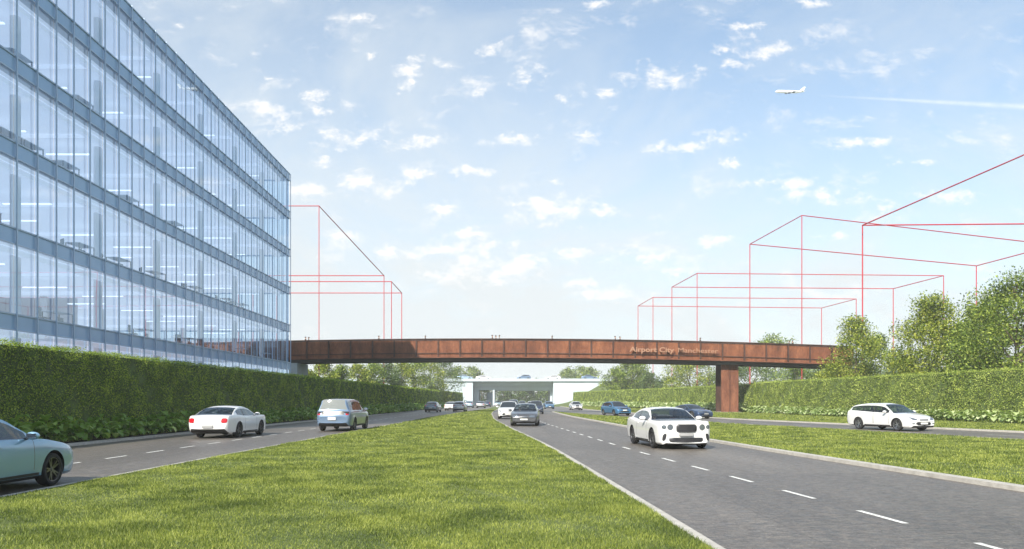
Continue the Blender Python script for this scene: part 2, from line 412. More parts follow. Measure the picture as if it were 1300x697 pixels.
def glass_mat(name, tint, ior, refl):
    M = Mat(name); M.n.remove(M.b)
    t = M.node('ShaderNodeBsdfTransparent'); t.inputs[0].default_value = (*tint, 1)
    g = M.node('ShaderNodeBsdfGlossy'); g.inputs[0].default_value = (*refl, 1); g.inputs['Roughness'].default_value = 0.0
    n = M.noise(0.25, 2); bmp = M.node('ShaderNodeBump'); bmp.inputs['Strength'].default_value = 0.05; bmp.inputs['Distance'].default_value = 0.05
    M.l.new(n, bmp.inputs['Height']); M.l.new(bmp.outputs[0], g.inputs['Normal'])
    lw = M.node('ShaderNodeLayerWeight'); lw.inputs[0].default_value = 0.5
    fr = M.math('ADD', M.math('MULTIPLY', M.math('POWER', lw.outputs['Facing'], 3.6), 0.80), ior)
    mx = M.node('ShaderNodeMixShader'); M.l.new(fr, mx.inputs[0]); M.l.new(t.outputs[0], mx.inputs[1]); M.l.new(g.outputs[0], mx.inputs[2])
    M.l.new(mx.outputs[0], M.o.inputs[0]); return M.m
M_GLASS = glass_mat('facade_glass', (0.74,0.86,0.97), 0.17, (0.78,0.90,1.0))
bld = empty('office_building', (BX, BY0, 0), 0.0105, label='five storey blue glass office building behind the left hedge', cat='building')
for k in range(7):
    z1 = TOP - FH*k; z0 = z1-BAND
    m = MB(); m.box(0.0, 0.07, 0, BLEN, z0, z1)
    m.box(-DEPTH-0.07, -DEPTH, 0, BLEN, z0, z1)
    m.box(-DEPTH, 0.0, BLEN, BLEN+0.07, z0, z1); m.box(-DEPTH, 0.0, -0.07, 0, z0, z1)
    m.build('spandrel', M_SPAN, bld)
    m = MB(); m.box(0.07, 0.13, -0.02, BLEN+0.12, z1-0.05, z1+0.02); m.box(0.07, 0.12, -0.02, BLEN+0.12, z0-0.03, z0+0.03)
    m.build('transom', M_MULL, bld)
    MB().box(-DEPTH+0.02, -0.02, 0.03, BLEN-0.03, z0+0.32, z1-0.12).build('floor_slab' if k else 'roof_slab', M_FLOOR, bld)
    if k < 6 or True:
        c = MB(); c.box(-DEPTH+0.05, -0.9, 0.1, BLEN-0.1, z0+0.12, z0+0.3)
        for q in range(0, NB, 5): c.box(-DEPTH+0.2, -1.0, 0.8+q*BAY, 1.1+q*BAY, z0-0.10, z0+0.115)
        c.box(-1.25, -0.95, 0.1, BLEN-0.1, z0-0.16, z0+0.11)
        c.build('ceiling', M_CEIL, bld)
    if k < 6:
        fz0, fz1 = z1-FH, z0-0.17
        c = MB()
        c.box(-13.4, -13.0, 1.0, 36.0, fz0+0.01, z0+0.10)
        c.box(-13.0, -7.0, 12.0, 12.25, fz0+0.01, z0+0.10) if k % 2 else c.box(-13.0, -8.0, 27.0, 27.25, fz0+0.01, z0+0.10)
        c.build('core_wall', M_CORE, bld)
        for q in range(13):
            xx = (-3.4, -6.6, -4.8)[(q+k) % 3]
            MB().box(xx-1.3, xx+1.3, 2.4+q*3.9, 2.55+q*3.9, z0-0.50, z0-0.44).build('strip_light', M_LIT, bld)
for i in range(NB+1):
    y = i*BAY
    m = MB(); m.box(0.134, 0.19, y-0.035, y+0.035, 0.1, TOP+0.02)
    m.build('mullion', M_MULL, bld)
for i in range(7):
    for xx in (-1.9, -9.9, -19.5):
        m = MB(); m.tube((xx, 3.1+i*5*BAY, 0.1), (xx, 3.1+i*5*BAY, TOP-0.8), 0.24, n=20, cap=False)
        m.build('column', M_WHITE, bld, smooth=True)
m = MB()
for j in range(14):
    x = -0.2-j*1.63; m.box(x-0.04, x+0.04, BLEN+0.072, BLEN+0.18, 0.1, TOP)
m.build('end_mullions', M_MULL, bld)
# glass panes of the street facade: the 100 that show largest are parts of their own, the rest one part
panes = []
for i in range(NB):
    for k in range(7):
        y0, y1 = i*BAY+0.03, (i+1)*BAY-0.03
        z1 = TOP-FH*k-BAND; z0 = max(TOP-FH*(k+1), 0.1)
        if z1 - z0 < 0.3: continue
        Y = BY0+(y0+y1)/2; px = 650+BX/Y*F; py = 508-((z0+z1)/2-EYE)/Y*F
        area = (F/Y)**2*(BAY*23.3/Y) if (-8 < px and -10 < py < 470) else 0
        panes.append((area, y0, y1, z0, z1))
panes.sort(key=lambda a: -a[0])
for (a, y0, y1, z0, z1) in panes[:100]:
    MB().poly([(0.012,y0,z0),(0.012,y1,z0),(0.012,y1,z1),(0.012,y0,z1)]).build('window', M_GLASS, bld)
m = MB()
for (a, y0, y1, z0, z1) in panes[100:]: m.poly([(0.012,y0,z0),(0.012,y1,z0),(0.012,y1,z1),(0.012,y0,z1)])
m.build('window', M_GLASS, bld, kind='stuff')
m = MB()
for k in range(6):
    z1 = TOP-FH*k-BAND-0.02; z0 = TOP-FH*(k+1)+0.02
    for yy in (0.02, BLEN-0.02): m.poly([(-DEPTH,yy,z0),(0,yy,z0),(0,yy,z1),(-DEPTH,yy,z1)])
    m.poly([(-DEPTH,0,z0),(-DEPTH,BLEN,z0),(-DEPTH,BLEN,z1),(-DEPTH,0,z1)])
m.build('end_glazing', M_GLASS, bld)

# desks with monitors and chairs inside, at the glass
def make_desk():
    t = empty('office_desk', label='pale desk behind the office building glass', cat='desk', group='desks behind the office glass')
    MB().box(-0.4, 0.4, -0.8, 0.8, 0.71, 0.74).build('tabletop', M_WHITE, t)
    for sx_ in (-0.36, 0.36):
        for sy_ in (-0.74, 0.74): MB().box(sx_-0.02, sx_+0.02, sy_-0.02, sy_+0.02, 0, 0.709).build('leg', M_DARKM, t)
    return t
def make_monitor():
    t = empty('monitor', label='dark monitor standing on a desk behind the office glass', cat='monitor', group='monitors on the office desks')
    MB().box(-0.02, 0.02, -0.28, 0.28, 0.15, 0.5).build('screen', M_SCREEN, t)
    m = MB(); m.box(-0.09, 0.09, -0.1, 0.1, 0, 0.015); m.box(-0.05, -0.021, -0.03, 0.03, 0.015, 0.25); m.build('stand', M_DARKM, t)
    return t
def make_ochair():
    t = empty('office_chair', label='grey swivel chair at a desk behind the office glass', cat='chair', group='chairs at the office desks')
    MB().box(-0.24, 0.24, -0.24, 0.24, 0.42, 0.5).build('seat', M_SCREEN, t, bevel=0.02)
    MB().box(-0.26, -0.2, -0.22, 0.22, 0.55, 1.05).build('backrest', M_SCREEN, t, bevel=0.02)
    m = MB(); m.tube((0,0,0.06), (0,0,0.42), 0.03)
    for q in range(5): a = q*1.2566; m.tube((0,0,0.07), (0.28*math.cos(a), 0.28*math.sin(a), 0.04), 0.02)
    m.build('base', M_DARKM, t); return t
desk0, mon0, ch0 = make_desk(), make_monitor(), make_ochair(); first = True
rd = random.Random(5)
spots = []
for k, ys_ in ((2,(9.0,14.5)),(3,(8.2,9.9,13.1,19.8,26.5)),(4,(6.7,14.6,18.8,23.6,30.2,37.0,40.5)),(5,(12.5,22.1,29.0,33.5,40.0,47.0))):
    for y in ys_: spots.append((TOP-FH*k-0.12, y))
for (z, y) in spots:
    for src, dx, dz, dr in ((desk0,-0.75,0,0),(mon0,-0.75,0.741,0),(ch0,-1.5,0,rd.uniform(-1,1))):
        c = src if first else copy_tree(src)
        c.location = (BX+dx-0.0105*y, BY0+y+(0.2 if src is mon0 else 0), z-0.0+0.002); c.rotation_euler = (0,0,dr+0.01+(0 if src is ch0 else 0))
    first = False

# ------------------------------------------------------------------ rust footbridge
def rust(name, base=(0.150,0.050,0.024), perf=False):
    M = Mat(name); c = M.co()
    a = M.noise(0.8, 6, 0.65, M.scale(c, (1,1,0.35))); b = M.noise(9, 5, 0.7, M.scale(c, (1,1,0.25)))
    f = M.math('ADD', M.math('MULTIPLY', a, 0.6), M.math('MULTIPLY', b, 0.4))
    col = M.ramp(f, [(0.36, tuple(x*0.40 for x in base)), (0.5, base), (0.62, (base[0]*1.6, base[1]*1.9, base[2]*2.0))])
    M.set(Base_Color=col, Roughness=0.8)
    if perf:
        v = M.node('ShaderNodeTexVoronoi'); v.inputs['Scale'].default_value = 9.0; v.inputs['Randomness'].default_value = 0.15; M.l.new(M.scale(c,(1,0.01,1)), v.inputs['Vector'])
        hole = M.ramp(v.outputs['Distance'], [(0.30, (0.45,)*3), (0.38, (1,1,1))])
        M.set(Base_Color=M.mix(0.7, col, hole, 'MULTIPLY')); M.bump(M.ramp(v.outputs['Distance'], [(0.30,(0,0,0)),(0.4,(1,1,1))]), 0.5, 0.02)
    else: M.bump(b, 0.3, 0.01)
    return M.m
M_RUST = rust('corten_steel'); M_RUSTP = rust('corten_perforated', (0.20,0.064,0.026), True); M_RUSTD = rust('corten_frame', (0.06,0.025,0.016))
M_DECK = simple('bridge_deck', (0.05,0.045,0.04), 0.9)
M_LETTER = simple('letter_copper', (0.34,0.185,0.115), 0.45, 0.1, vary=0.05)
BRY, BRW = 100.0, 4.6
ztop = lambda x: 9.88 - 0.00042*(x+4)**2
BH = 2.62
X0, X1, SP = -62.0, 45.3, 2.9
br = empty('footbridge', (0,0,0), label='long rust red steel footbridge crossing over the whole road', cat='bridge')
def girder(y, side, mat, a, b, zlo, zhi, thick, name, nx=1):
    m = MB(); xs = np.arange(X0, X1+0.01, SP)
    for i in range(len(xs)-1):
        xa, xb = float(xs[i]), float(xs[i+1]); i0 = len(m.v)
        P = []
        for zz in (0,1):
            for (x, yy) in ((xa,y),(xb,y),(xb,y+thick),(xa,y+thick)): P.append((x, yy, ztop(x)+(zhi if zz else zlo)))
        m.v += P
        fs = [(0,3,2,1),(4,5,6,7),(0,1,5,4),(2,3,7,6)]
        if i == 0: fs.append((3,0,4,7))
        if i == len(xs)-2: fs.append((1,2,6,5))
        for f in fs: m.f.append([i0+k for k in f])
    return m.build(name, mat, br)
for y, s in ((BRY, 1), (BRY+BRW, -1)):
    girder(y, s, M_RUSTP, 0, 0, -BH+0.2, -0.22, 0.05*s, 'side_panel')
    girder(y-0.20*s, s, M_RUSTD, 0, 0, -0.10, 0.0, 0.5*s, 'top_flange')
    girder(y-0.10*s, s, M_RUSTD, 0, 0, -0.215, -0.103, 0.097*s, 'top_rail')
    girder(y-0.13*s, s, M_RUSTD, 0, 0, -BH+0.62, -BH+0.72, 0.127*s, 'mid_rail')
    girder(y-0.22*s, s, M_RUST, 0, 0, -BH+0.06, -BH+0.18, 0.5*s, 'bottom_flange')
    girder(y+0.30*s, s, M_DECK, 0, 0, -BH-0.36, -BH+0.055, 0.3*s, 'lower_beam')  # dark deck colour paints in the deep shade below the bottom flange
    for x in np.arange(X0+SP, X1-1, SP):
        x = float(x); m = MB(); z = ztop(x)
        m.box(x-0.09, x+0.09, min(y-0.17*s, y-0.003*s), max(y-0.17*s, y-0.003*s), z-BH+0.185, z-0.105)
        if -34 < x < 44 and s == 1: m.build('stiffener', M_RUSTD, br)
girder(BRY+0.31, 1, M_DECK, 0, 0, -1.50, -1.25, BRW-0.62, 'deck')
girder(BRY+0.62, 1, M_DECK, 0, 0, -BH-0.2, -BH-0.05, BRW-1.24, 'soffit')
# lettering
def text_mesh(txt, size, offset, ext):
    cu = bpy.data.curves.new('txt', 'FONT'); cu.body = txt; cu.size = size; cu.extrude = ext; cu.offset = offset; cu.resolution_u = 3
    o = bpy.data.objects.new('txt', cu); COL.objects.link(o); dg = bpy.context.evaluated_depsgraph_get(); dg.update()
    me = bpy.data.meshes.new_from_object(o.evaluated_get(dg)); w = o.dimensions.x
    bpy.data.objects.remove(o); bpy.data.curves.remove(cu)
    return me, w
def place_text(txt, x, xend, z, size, off):
    me, _ = text_mesh(txt, size, off, 0.05)
    co = np.empty(len(me.vertices)*3, np.float32); me.vertices.foreach_get('co', co); co = co.reshape(-1,3)
    sc = (xend-x)/(co[:,0].max()-co[:,0].min()); x0 = co[:,0].min()
    me.name = 'lettering'
    o = link('lettering', me, br, M_LETTER)
    o.location = (x-x0*sc, BRY-0.55, z); slope = (ztop(xend)-ztop(x))/(xend-x)
    o.rotation_euler = (math.radians(90), -math.atan(slope), 0); o.scale = (sc, 1, 1)
place_text('Airport City', 15.5, 21.4, ztop(15.5)-1.60, 0.90, 0.022)
place_text('Manchester', 21.9, 27.2, ztop(21.9)-1.58, 0.86, 0.004)
m = MB()
for x in np.arange(15.8, 27.2, 0.95):
    z = ztop(float(x)); m.box(float(x)-0.02, float(x)+0.02, BRY-0.50, BRY-0.002, z-1.48, z-1.44)
m.build('letter_bracket', M_RUSTD, br)
# pier
px0, px1 = 28.1, 30.4
m = MB(); m.box(px0, px1, BRY+1.2, BRY+1.4, 0.0, ztop(28)-BH-0.37); m.build('pier', M_RUST, br)
m = MB(); m.box(px0+0.02, px1-0.02, BRY+3.9, BRY+4.1, 0.0, ztop(28)-BH-0.37); m.box(28.95, 29.55, BRY+1.403, BRY+3.897, 0, ztop(28)-BH-0.37); m.build('pier_web', M_RUSTD, br)
m = MB(); m.box(29.22, 29.28, BRY+1.12, BRY+1.197, 0.0, ztop(28)-BH-0.37); m.build('pier_seam', M_RUSTD, br)
m = MB(); m.box(px0-0.3, px1+0.3, BRY+0.8, BRY+4.4, -0.2, 0.12); m.build('pier_base', M_KERB, br)
m = MB(); m.box(43.5, 47.5, BRY+0.3, BRY+BRW-0.3, 0, ztop(42)-BH-0.38); m.build('abutment', M_RUSTD, br)
m = MB(); m.prism([(-29.6,BRY-0.05),(-28.5,BRY-0.05),(-28.3,BRY+4.6),(-29.9,BRY+4.6)], 0, ztop(-29)-BH-0.38); m.build('abutment', simple('concrete_grey',(0.32,0.35,0.37),0.8), br)

# ------------------------------------------------------------------ white road overpass
OY, OW = 240.0, 16.0
M_CONC = simple('pale_concrete', (0.48,0.55,0.60), 0.8, vary=0.06, scale=0.25)
ov = empty('road_overpass', (0,OY,0), label='white concrete road overpass spanning the far end of the road', cat='overpass')
u = lambda px: (px-650)*OY/F
zz = lambda py: EYE+(508-py)*OY/F
xl, xr = u(570), u(775)
MB().box(xl-60, xr+20, -2.0, OW+2, zz(484.0), zz(481.6)).build('deck', M_CONC, ov)
MB().box(xl-60, xr+20, -2.3, -2.002, zz(484.3), zz(480.9)).build('parapet', M_CONC, ov)
MB().box(u(600.8), u(701.8), 0.6, OW-0.2, zz(489.5), zz(484.0)-0.003).build('box_girder', M_CONC, ov)
MB().box(xl-60, xr+20, OW+2.002, OW+2.3, zz(484.3), zz(480.9)).build('parapet', M_CONC, ov)
MB().box(u(601), u(702), 2.5, 3.2, zz(494.8), zz(489.5)-0.003).build('girder', M_CONC, ov)
MB().box(u(601), u(702), OW-1.4, OW-0.6, zz(494.8), zz(489.5)-0.003).build('girder', M_CONC, ov)
MB().box(u(545), u(600.6), -1.7, 1.3, 0, zz(484.0)-0.004).build('abutment', M_CONC, ov)
MB().box(u(545), u(600.6), 1.303, OW-0.5, 0, zz(484.0)-0.004).build('abutment', M_CONC, ov)
MB().box(u(601), u(607.5), 3.3, OW-1, 0, zz(489.5)-0.004).build('pier', M_CONC, ov)
MB().box(u(699), u(701.8), 3.3, OW-1, 0, zz(489.5)-0.004).build('pier', M_CONC, ov)
MB().box(u(625.5), u(699), 3.3, 4.0, zz(494.8)-0.35, zz(494.8)-0.003).build('ledge', M_CONC, ov)
wm_ = MB(); wm_.prism([(0,0),(1.9,6),(1.9,6.6),(0,0.6)], 0, 4.2); wm_.build('wing_wall', M_CONC, ov).location = (u(616), 14.0, 0)
MB().box(u(625.5), u(627.8), 0.6, OW-1, 0, zz(494.8)-0.003).build('pier', M_CONC, ov)
MB().box(u(702), u(775), -1.7, OW-0.5, 0, zz(484.0)-0.004).build('abutment', M_CONC, ov)

# ------------------------------------------------------------------ low pale building behind trees on the right
lb = empty('low_building', (58,138,0), label='low pale building with a striped roof band behind the right trees', cat='building')
MB().box(-6, 34, 0, 14, 0, 5.4).build('wall', M_CORE, lb)
MB().box(-6.5, 34.5, -0.5, 14.5, 5.403, 6.0).build('roof', M_WHITE, lb)
MB().box(-6.3, 34.3, -0.3, 14.3, 6.003, 7.4).build('roof_parapet', simple('sage_cladding',(0.24,0.30,0.24),0.6), lb)
for q in range(12): MB().box(-5+q*3.2, -2.6+q*3.2, -0.05, -0.003, 2.2, 4.8).build('window', M_GLASS, lb)

# ------------------------------------------------------------------ red outline frames of future buildings
def red_mat():
    M = Mat('red_line'); M.set(Base_Color=(0.45,0.012,0.03), Roughness=0.5); return M.m
M_RED = red_mat()
def ppt(px, py, D): return (((px-650)*D/F), D)
def frame(label, corners, H, r=0.055, loops=True):
    """corners: plan points; posts at each, beams round the top"""
    cx = sum(c[0] for c in corners)/len(corners); cyy = sum(c[1] for c in corners)/len(corners)
    t = empty('outline_frame', (cx, cyy, 0), label=label, cat='outline frame', group='red outline frames of planned blocks')
    n = len(corners)
    for i, (x, y) in enumerate(corners):
        rr = r*math.hypot(x, y)/100
        MB().tube((x-cx,y-cyy,0), (x-cx,y-cyy,H), rr, n=6).build('post', M_RED, t)
        x2, y2 = corners[(i+1)%n]; r2 = r*math.hypot(x2, y2)/100
        MB().tube((x-cx,y-cyy,H), (x2-cx,y2-cyy,H), rr, r2, n=6).build('beam', M_RED, t)
def cor(px, py, HE):           # plan point of a frame corner whose top sits at pixel (px, py), HE above eye
    D = HE*F/(508-py); return ((px-650)*D/F, D)
HE = 27.4
a, b = cor(405,261.5,HE), cor(487.5,350,HE)
frame('red outline frame beside the right end of the glass building, the taller near one', [a, b, (b[0]-32,b[1]), (a[0]-32,a[1])], HE+EYE)
a, b = cor(497,357.5,HE), cor(510,372,HE)
frame('red outline frame beyond the taller one right of the glass building', [a, b, (b[0]-32,b[1]), (a[0]-32,a[1])], HE+EYE)
a, b, c = cor(1018,273.5,HE), cor(952,310,HE), cor(1239.5,337.5,HE)
frame('red outline frame with its left corner over the bridge pier, second from the right', [a, b, c, (c[0]+a[0]-b[0], c[1]+a[1]-b[1])], HE+EYE)
a = cor(1095,286,HE); b = (a[0]+3.5, a[1]-52); c = (a[0]+55, a[1]+0.0)
frame('largest red outline frame running out of view over the right trees', [a, b, (b[0]+55, b[1]), (a[0]+55, a[1]-2)], HE+EYE, r=0.075)
frame('red outline frame third from the right, behind the letters of the bridge', [cor(885,347,HE), cor(853,364.5,HE), cor(1134,366.5,HE), cor(1198,350,HE)], HE+EYE, r=0.048)
frame('farthest red outline frame on the right, lowest and leftmost of the four', [cor(829,377.5,HE), cor(810,388.5,HE), cor(1043,391,HE), cor(1087,379.5,HE)], HE+EYE, r=0.042)
# ------------------------------------------------------------------ vegetation
rng = np.random.default_rng(11)
LEAF_R = leaf_mat('hedge_leaf', (0.05,0.09,0.012), (0.26,0.35,0.055), (0.68,0.74,0.20), 0.2)
LEAF_L = leaf_mat('hedge_leaf_deep', (0.05,0.09,0.012), (0.21,0.31,0.04), (0.70,0.76,0.14), 0.5)
LEAF_T = leaf_mat('tree_leaf', (0.025,0.05,0.010), (0.13,0.205,0.03), (0.46,0.53,0.10), 0.28)
LEAF_TY = leaf_mat('tree_leaf_yellow', (0.04,0.07,0.010), (0.20,0.27,0.03), (0.55,0.56,0.10), 0.28)
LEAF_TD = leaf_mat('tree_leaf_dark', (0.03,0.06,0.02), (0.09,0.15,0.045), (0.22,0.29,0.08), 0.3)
LEAF_H = leaf_mat('broad_leaf', (0.09,0.18,0.02), (0.22,0.36,0.06), (0.46,0.56,0.16), 0.3, 0.35)
LEAF_HP = leaf_mat('broad_leaf_pale', (0.20,0.30,0.09), (0.48,0.56,0.26), (0.78,0.80,0.55), 0.3, 0.35)
BARK = simple('bark', (0.11,0.085,0.06), 0.95, vary=0.35, scale=6, bump=0.6)
GRASS = leaf_mat('grass_blade', (0.045,0.07,0.016), (0.14,0.19,0.034), (0.40,0.43,0.10), 0.3, 0.5, 1.7)
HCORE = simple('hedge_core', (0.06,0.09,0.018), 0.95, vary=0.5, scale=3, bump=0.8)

def leaf_quads(pos, size, nrm=None, spread=1.0, aspect=0.55):
    """rhombus leaves at pos (N,3); nrm optional facing (N,3)"""
    n = len(pos); d = rng.normal(size=(n,3))
    if nrm is not None: d = nrm + d*spread*0.6
    d /= np.linalg.norm(d, axis=1)[:,None]+1e-9
    r = rng.normal(size=(n,3)); a = np.cross(d, r); a /= np.linalg.norm(a, axis=1)[:,None]+1e-9
    b = np.cross(d, a); s = (np.asarray(size)*rng.uniform(0.65,1.35,n))[:,None]*0.5
    fold = d*s*0.25
    v = np.stack([pos-a*s, pos+b*s*aspect+fold, pos+a*s, pos-b*s*aspect+fold], 1).reshape(-1,3)
    f = np.arange(4*n).reshape(n,4)
    return v, f

def hedge(name, label, fx, y0, y1, width, h, side, dens, mat, leafsize, endcap=False, step=1.0):
    """side=+1: seen face looks to +X; fx(y) = X of the seen face"""
    t = empty(name, (float(fx(y0)), y0, 0), label=label, cat='hedge')
    ox, oy = float(fx(y0)), y0
    ys = np.arange(y0, y1+0.01, step); v = []; f = []
    for i, y in enumerate(ys):
        a = float(fx(y)) - side*0.12; b = a - side*width
        v += [(a-ox,y-oy,0),(a-ox,y-oy,h-0.1),(b-ox,y-oy,h-0.1),(b-ox,y-oy,0)]
        if i:
            q = 4*i
            for j in (0,1,2): f.append((q-4+j, q+j, q+j+1, q-3+j))
    f += [(0,1,2,3), (4*len(ys)-1, 4*len(ys)-2, 4*len(ys)-3, 4*len(ys)-4)]
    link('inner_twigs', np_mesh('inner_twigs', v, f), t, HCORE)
    # leaves: density falls with distance, leaf size grows
    P = []; NR = []; SZ = []
    for (ya, yb, de, sz) in dens:
        ya, yb = max(ya, y0), min(yb, y1)
        if yb <= ya: continue
        n = int((yb-ya)*h*de); y = rng.uniform(ya, yb, n); z = rng.uniform(0.05, h, n)
        ripple = 0.05*np.sin(y*1.9+z*2.3)+0.05*np.sin(y*0.73+1.3*z)+0.03*np.sin(y*5.1-z*3.1)
        rec = np.abs(rng.normal(0, 0.055, n))
        x = fx(y) + side*(ripple-rec); P.append(np.stack([x,y,z],1)); NR.append(np.tile([side,0,0.45],(n,1))); SZ.append(np.full(n, sz))
        n = int((yb-ya)*width*de*0.5); y = rng.uniform(ya, yb, n)
        x = fx(y) - side*rng.uniform(0, width, n)
        z = h + 0.05*np.sin(y*1.7)+0.04*np.sin(y*4.3+x)+rng.normal(0,0.05,n)
        P.append(np.stack([x,y,z],1)); NR.append(np.tile([0,0,1.0],(n,1))); SZ.append(np.full(n, sz))
    for ye, sg in ((y0,-1),(y1,1)) if endcap else ():
        n = int(width*h*dens[0][2]); P.append(np.stack([fx(ye)-side*rng.uniform(0,width,n), np.full(n,ye)+rng.normal(0,0.06,n), rng.uniform(0.05,h,n)],1))
        NR.append(np.tile([0,sg,0.3],(n,1))); SZ.append(np.full(n, dens[0][3]))
    P = np.concatenate(P); NR = np.concatenate(NR); SZ = np.concatenate(SZ)
    P[:,0] -= ox; P[:,1] -= oy
    vv, ff = leaf_quads(P, SZ, NR)
    link('foliage', np_mesh('foliage', vv, ff), t, mat)
    return t
HL = curve([(0,-17.5),(26,-17.5),(59,-17.4),(110,-16.6),(170,-15.3),(212,-14.0)])
hedge('hedge', 'long tall clipped hedge along the left road in front of the glass building', HL, 6, 214, 1.6, 3.72, 1,
      [(6,22,60,0.14),(22,40,620,0.062),(40,60,420,0.075),(60,95,170,0.11),(95,214,55,0.19)], LEAF_L, 0.08)
HR = curve([(20,41.8),(50,36.4),(97,29.9+1.4)], 5)
hedge('hedge', 'clipped hedge on the right behind the white estate car, right of the bridge pier', HR, 28, 97.5, 1.6, 3.95, -1,
      [(28,48,150,0.12),(48,70,330,0.085),(70,97.5,230,0.10)], LEAF_R, 0.09, True)
HM = curve([(100,33),(106,32.3),(134,29.4),(165,24.2),(215,17.6)], 5)
hedge('hedge', 'clipped hedge between the bridge pier and the white overpass', HM, 101, 216, 1.6, 3.9, -1,
      [(101,150,110,0.14),(150,216,60,0.20)], LEAF_R, 0.12, True)

# broad leaf plants at the foot of the hedges
def hosta_mesh(name, nleaf, seed):
    r = random.Random(seed); v = []; f = []
    for q in range(nleaf):
        a = q*2.4+r.uniform(-.4,.4); tilt = r.uniform(0.25, 1.15); ln = r.uniform(0.22, 0.40); wd = ln*r.uniform(0.28,0.38)
        stem = r.uniform(0.12,0.34); d = Vector((math.cos(a), math.sin(a), 0)); sd_ = Vector((-math.sin(a), math.cos(a), 0))
        base = d*stem*math.cos(tilt)*0.9 + Vector((0,0,stem*math.sin(tilt)+0.08+0.3*r.random()*math.sin(tilt)))
        i = len(v); n = 6
        p = Vector(base); ang = tilt
        for k in range(n):
            t_ = k/(n-1); w_ = wd*math.sin(math.pi*min(1,t_*0.93+0.07))**0.75
            up = Vector((0,0,1))*math.cos(ang) - d*math.sin(ang)
            v += [tuple(p-sd_*w_+up*w_*0.35), tuple(p), tuple(p+sd_*w_+up*w_*0.35)]
            if k:
                b = i+3*k
                f += [(b-3,b-2,b+1,b), (b-2,b-1,b+2,b+1)]
            p = p + (d*math.cos(ang)+Vector((0,0,math.sin(ang))))*ln/(n-1); ang -= 0.38
    me = np_mesh(name, v, f, True); return me
hm = [hosta_mesh('broad_leaf_plant', 24, s) for s in (1,2,3,4)]
hmr = [hosta_mesh('broad_leaf_plant_light', 26, s) for s in (5,6,7)]
for m_ in hm: m_.materials.append(LEAF_H)
for m_ in hmr: m_.materials.append(LEAF_HP)
r_ = random.Random(3)
y = 18.0; c = 0
while y < 66:
    o = link('broad_leaf_plant', hm[c % 4], None, label='bright green broad leaf plant at the foot of the left hedge', cat='plant', group='broad leaf plants along the left hedge')
    row = c % 2
    o.location = (float(E0(y))-0.62-0.45*row+r_.uniform(-.08,.08), y, 0.05); o.rotation_euler = (0,0,r_.uniform(0,6.28)); s_ = r_.uniform(0.95,1.5); o.scale = (s_,s_,s_*1.05)
    y += 0.40 + 0.2*r_.random(); c += 1
y = 40.0; c = 0
fbed = lambda y: HR(y)-0.9
while y < 97:
    o = link('broad_leaf_plant', hmr[c % 3], None, label='pale green broad leaf plant at the foot of the right hedge', cat='plant', group='broad leaf plants along the right hedge')
    o.location = (float(fbed(y))+r_.uniform(-.35,.3), y, 0.05); o.rotation_euler = (0,0,r_.uniform(0,6.28)); s_ = r_.uniform(1.0,1.6); o.scale = (s_,s_,s_*0.95)
    y += 0.50 + 0.25*r_.random(); c += 1
def cover(name, fx, y0, y1, step, meshes, mat, scale):
    V = []; Fc = []; n0 = 0; y = y0
    while y < y1:
        me = meshes[r_.randrange(len(meshes))]; co = np.empty(len(me.vertices)*3, np.float32); me.vertices.foreach_get('co', co); co = co.reshape(-1,3)
        fi = np.empty(len(me.loops), np.int32); me.loops.foreach_get('vertex_index', fi)
        a = r_.uniform(0,6.28); ca, sa = math.cos(a), math.sin(a); s = scale*r_.uniform(.8,1.3)
        q = np.stack([(co[:,0]*ca-co[:,1]*sa)*s+float(fx(y))+r_.uniform(-.4,.4), (co[:,0]*sa+co[:,1]*ca)*s+y, co[:,2]*s+0.05], 1)
        V.append(q); Fc.append(fi.reshape(-1,4)+n0); n0 += len(co); y += step*r_.uniform(.7,1.3)
    link(name, np_mesh(name, np.concatenate(V), np.concatenate(Fc)), None, mat, kind='stuff', label='strip of leafy ground cover at the foot of the hedge', cat='ground cover')
cover('ground_cover', lambda y: E0(y)-0.95, 66, 205, 0.45, hm, LEAF_H, 1.3)
cover('ground_cover', lambda y: HM(y)-0.9, 104, 212, 0.55, hmr, LEAF_HP, 1.6)

# grass blades: denser and finer near the camera
def grass(name, fa, fb, bands, z0, ph=0.0, label='cut green grass'):
    V = []; n0 = 0
    for (ya, yb, de, h, w) in bands:
        ar = (yb-ya)*float(np.mean(fb(np.linspace(ya,yb,20))-fa(np.linspace(ya,yb,20)))); n = int(ar*de)
        y = rng.uniform(ya, yb, n); a = fa(y); b = fb(y); x = a+(b-a)*rng.uniform(0,1,n)
        patch = 0.5+0.5*np.sin(x*1.3+ph+np.sin(y*0.9)*1.5)*np.sin(y*1.1+x*0.5+ph)
        patch2 = 0.5+0.5*np.sin(x*3.7+y*2.9+np.sin(x*2.3+y)*2)
        keep = (b-a > 0.05) & (rng.uniform(0,1,n) < 0.45+0.4*patch+0.25*patch2)
        x, y, patch, patch2 = x[keep], y[keep], patch[keep], patch2[keep]; n = len(x)
        hh = h*(0.5+0.45*patch+0.25*patch2)*rng.uniform(0.5,1.25,n); th = rng.uniform(0,2*np.pi,n); ww = w*rng.uniform(0.7,1.3,n)
        lean = hh*rng.uniform(0.15,0.9,n); la = rng.uniform(0,2*np.pi,n)
        p = np.stack([x,y,np.full(n,z0)],1); s = np.stack([np.cos(th)*ww,np.sin(th)*ww,np.zeros(n)],1)
        tip = p+np.stack([np.cos(la)*lean, np.sin(la)*lean, hh],1)
        V.append(np.stack([p-s, p+s, tip],1).reshape(-1,3))
    V = np.concatenate(V); Fc = np.arange(len(V)).reshape(-1,3)
    link(name, np_mesh(name, V, Fc), None, GRASS, kind='stuff', label=label, cat='grass')
ma = lambda y: E1(y)+0.10; mb_ = lambda y: E2(y)-0.12
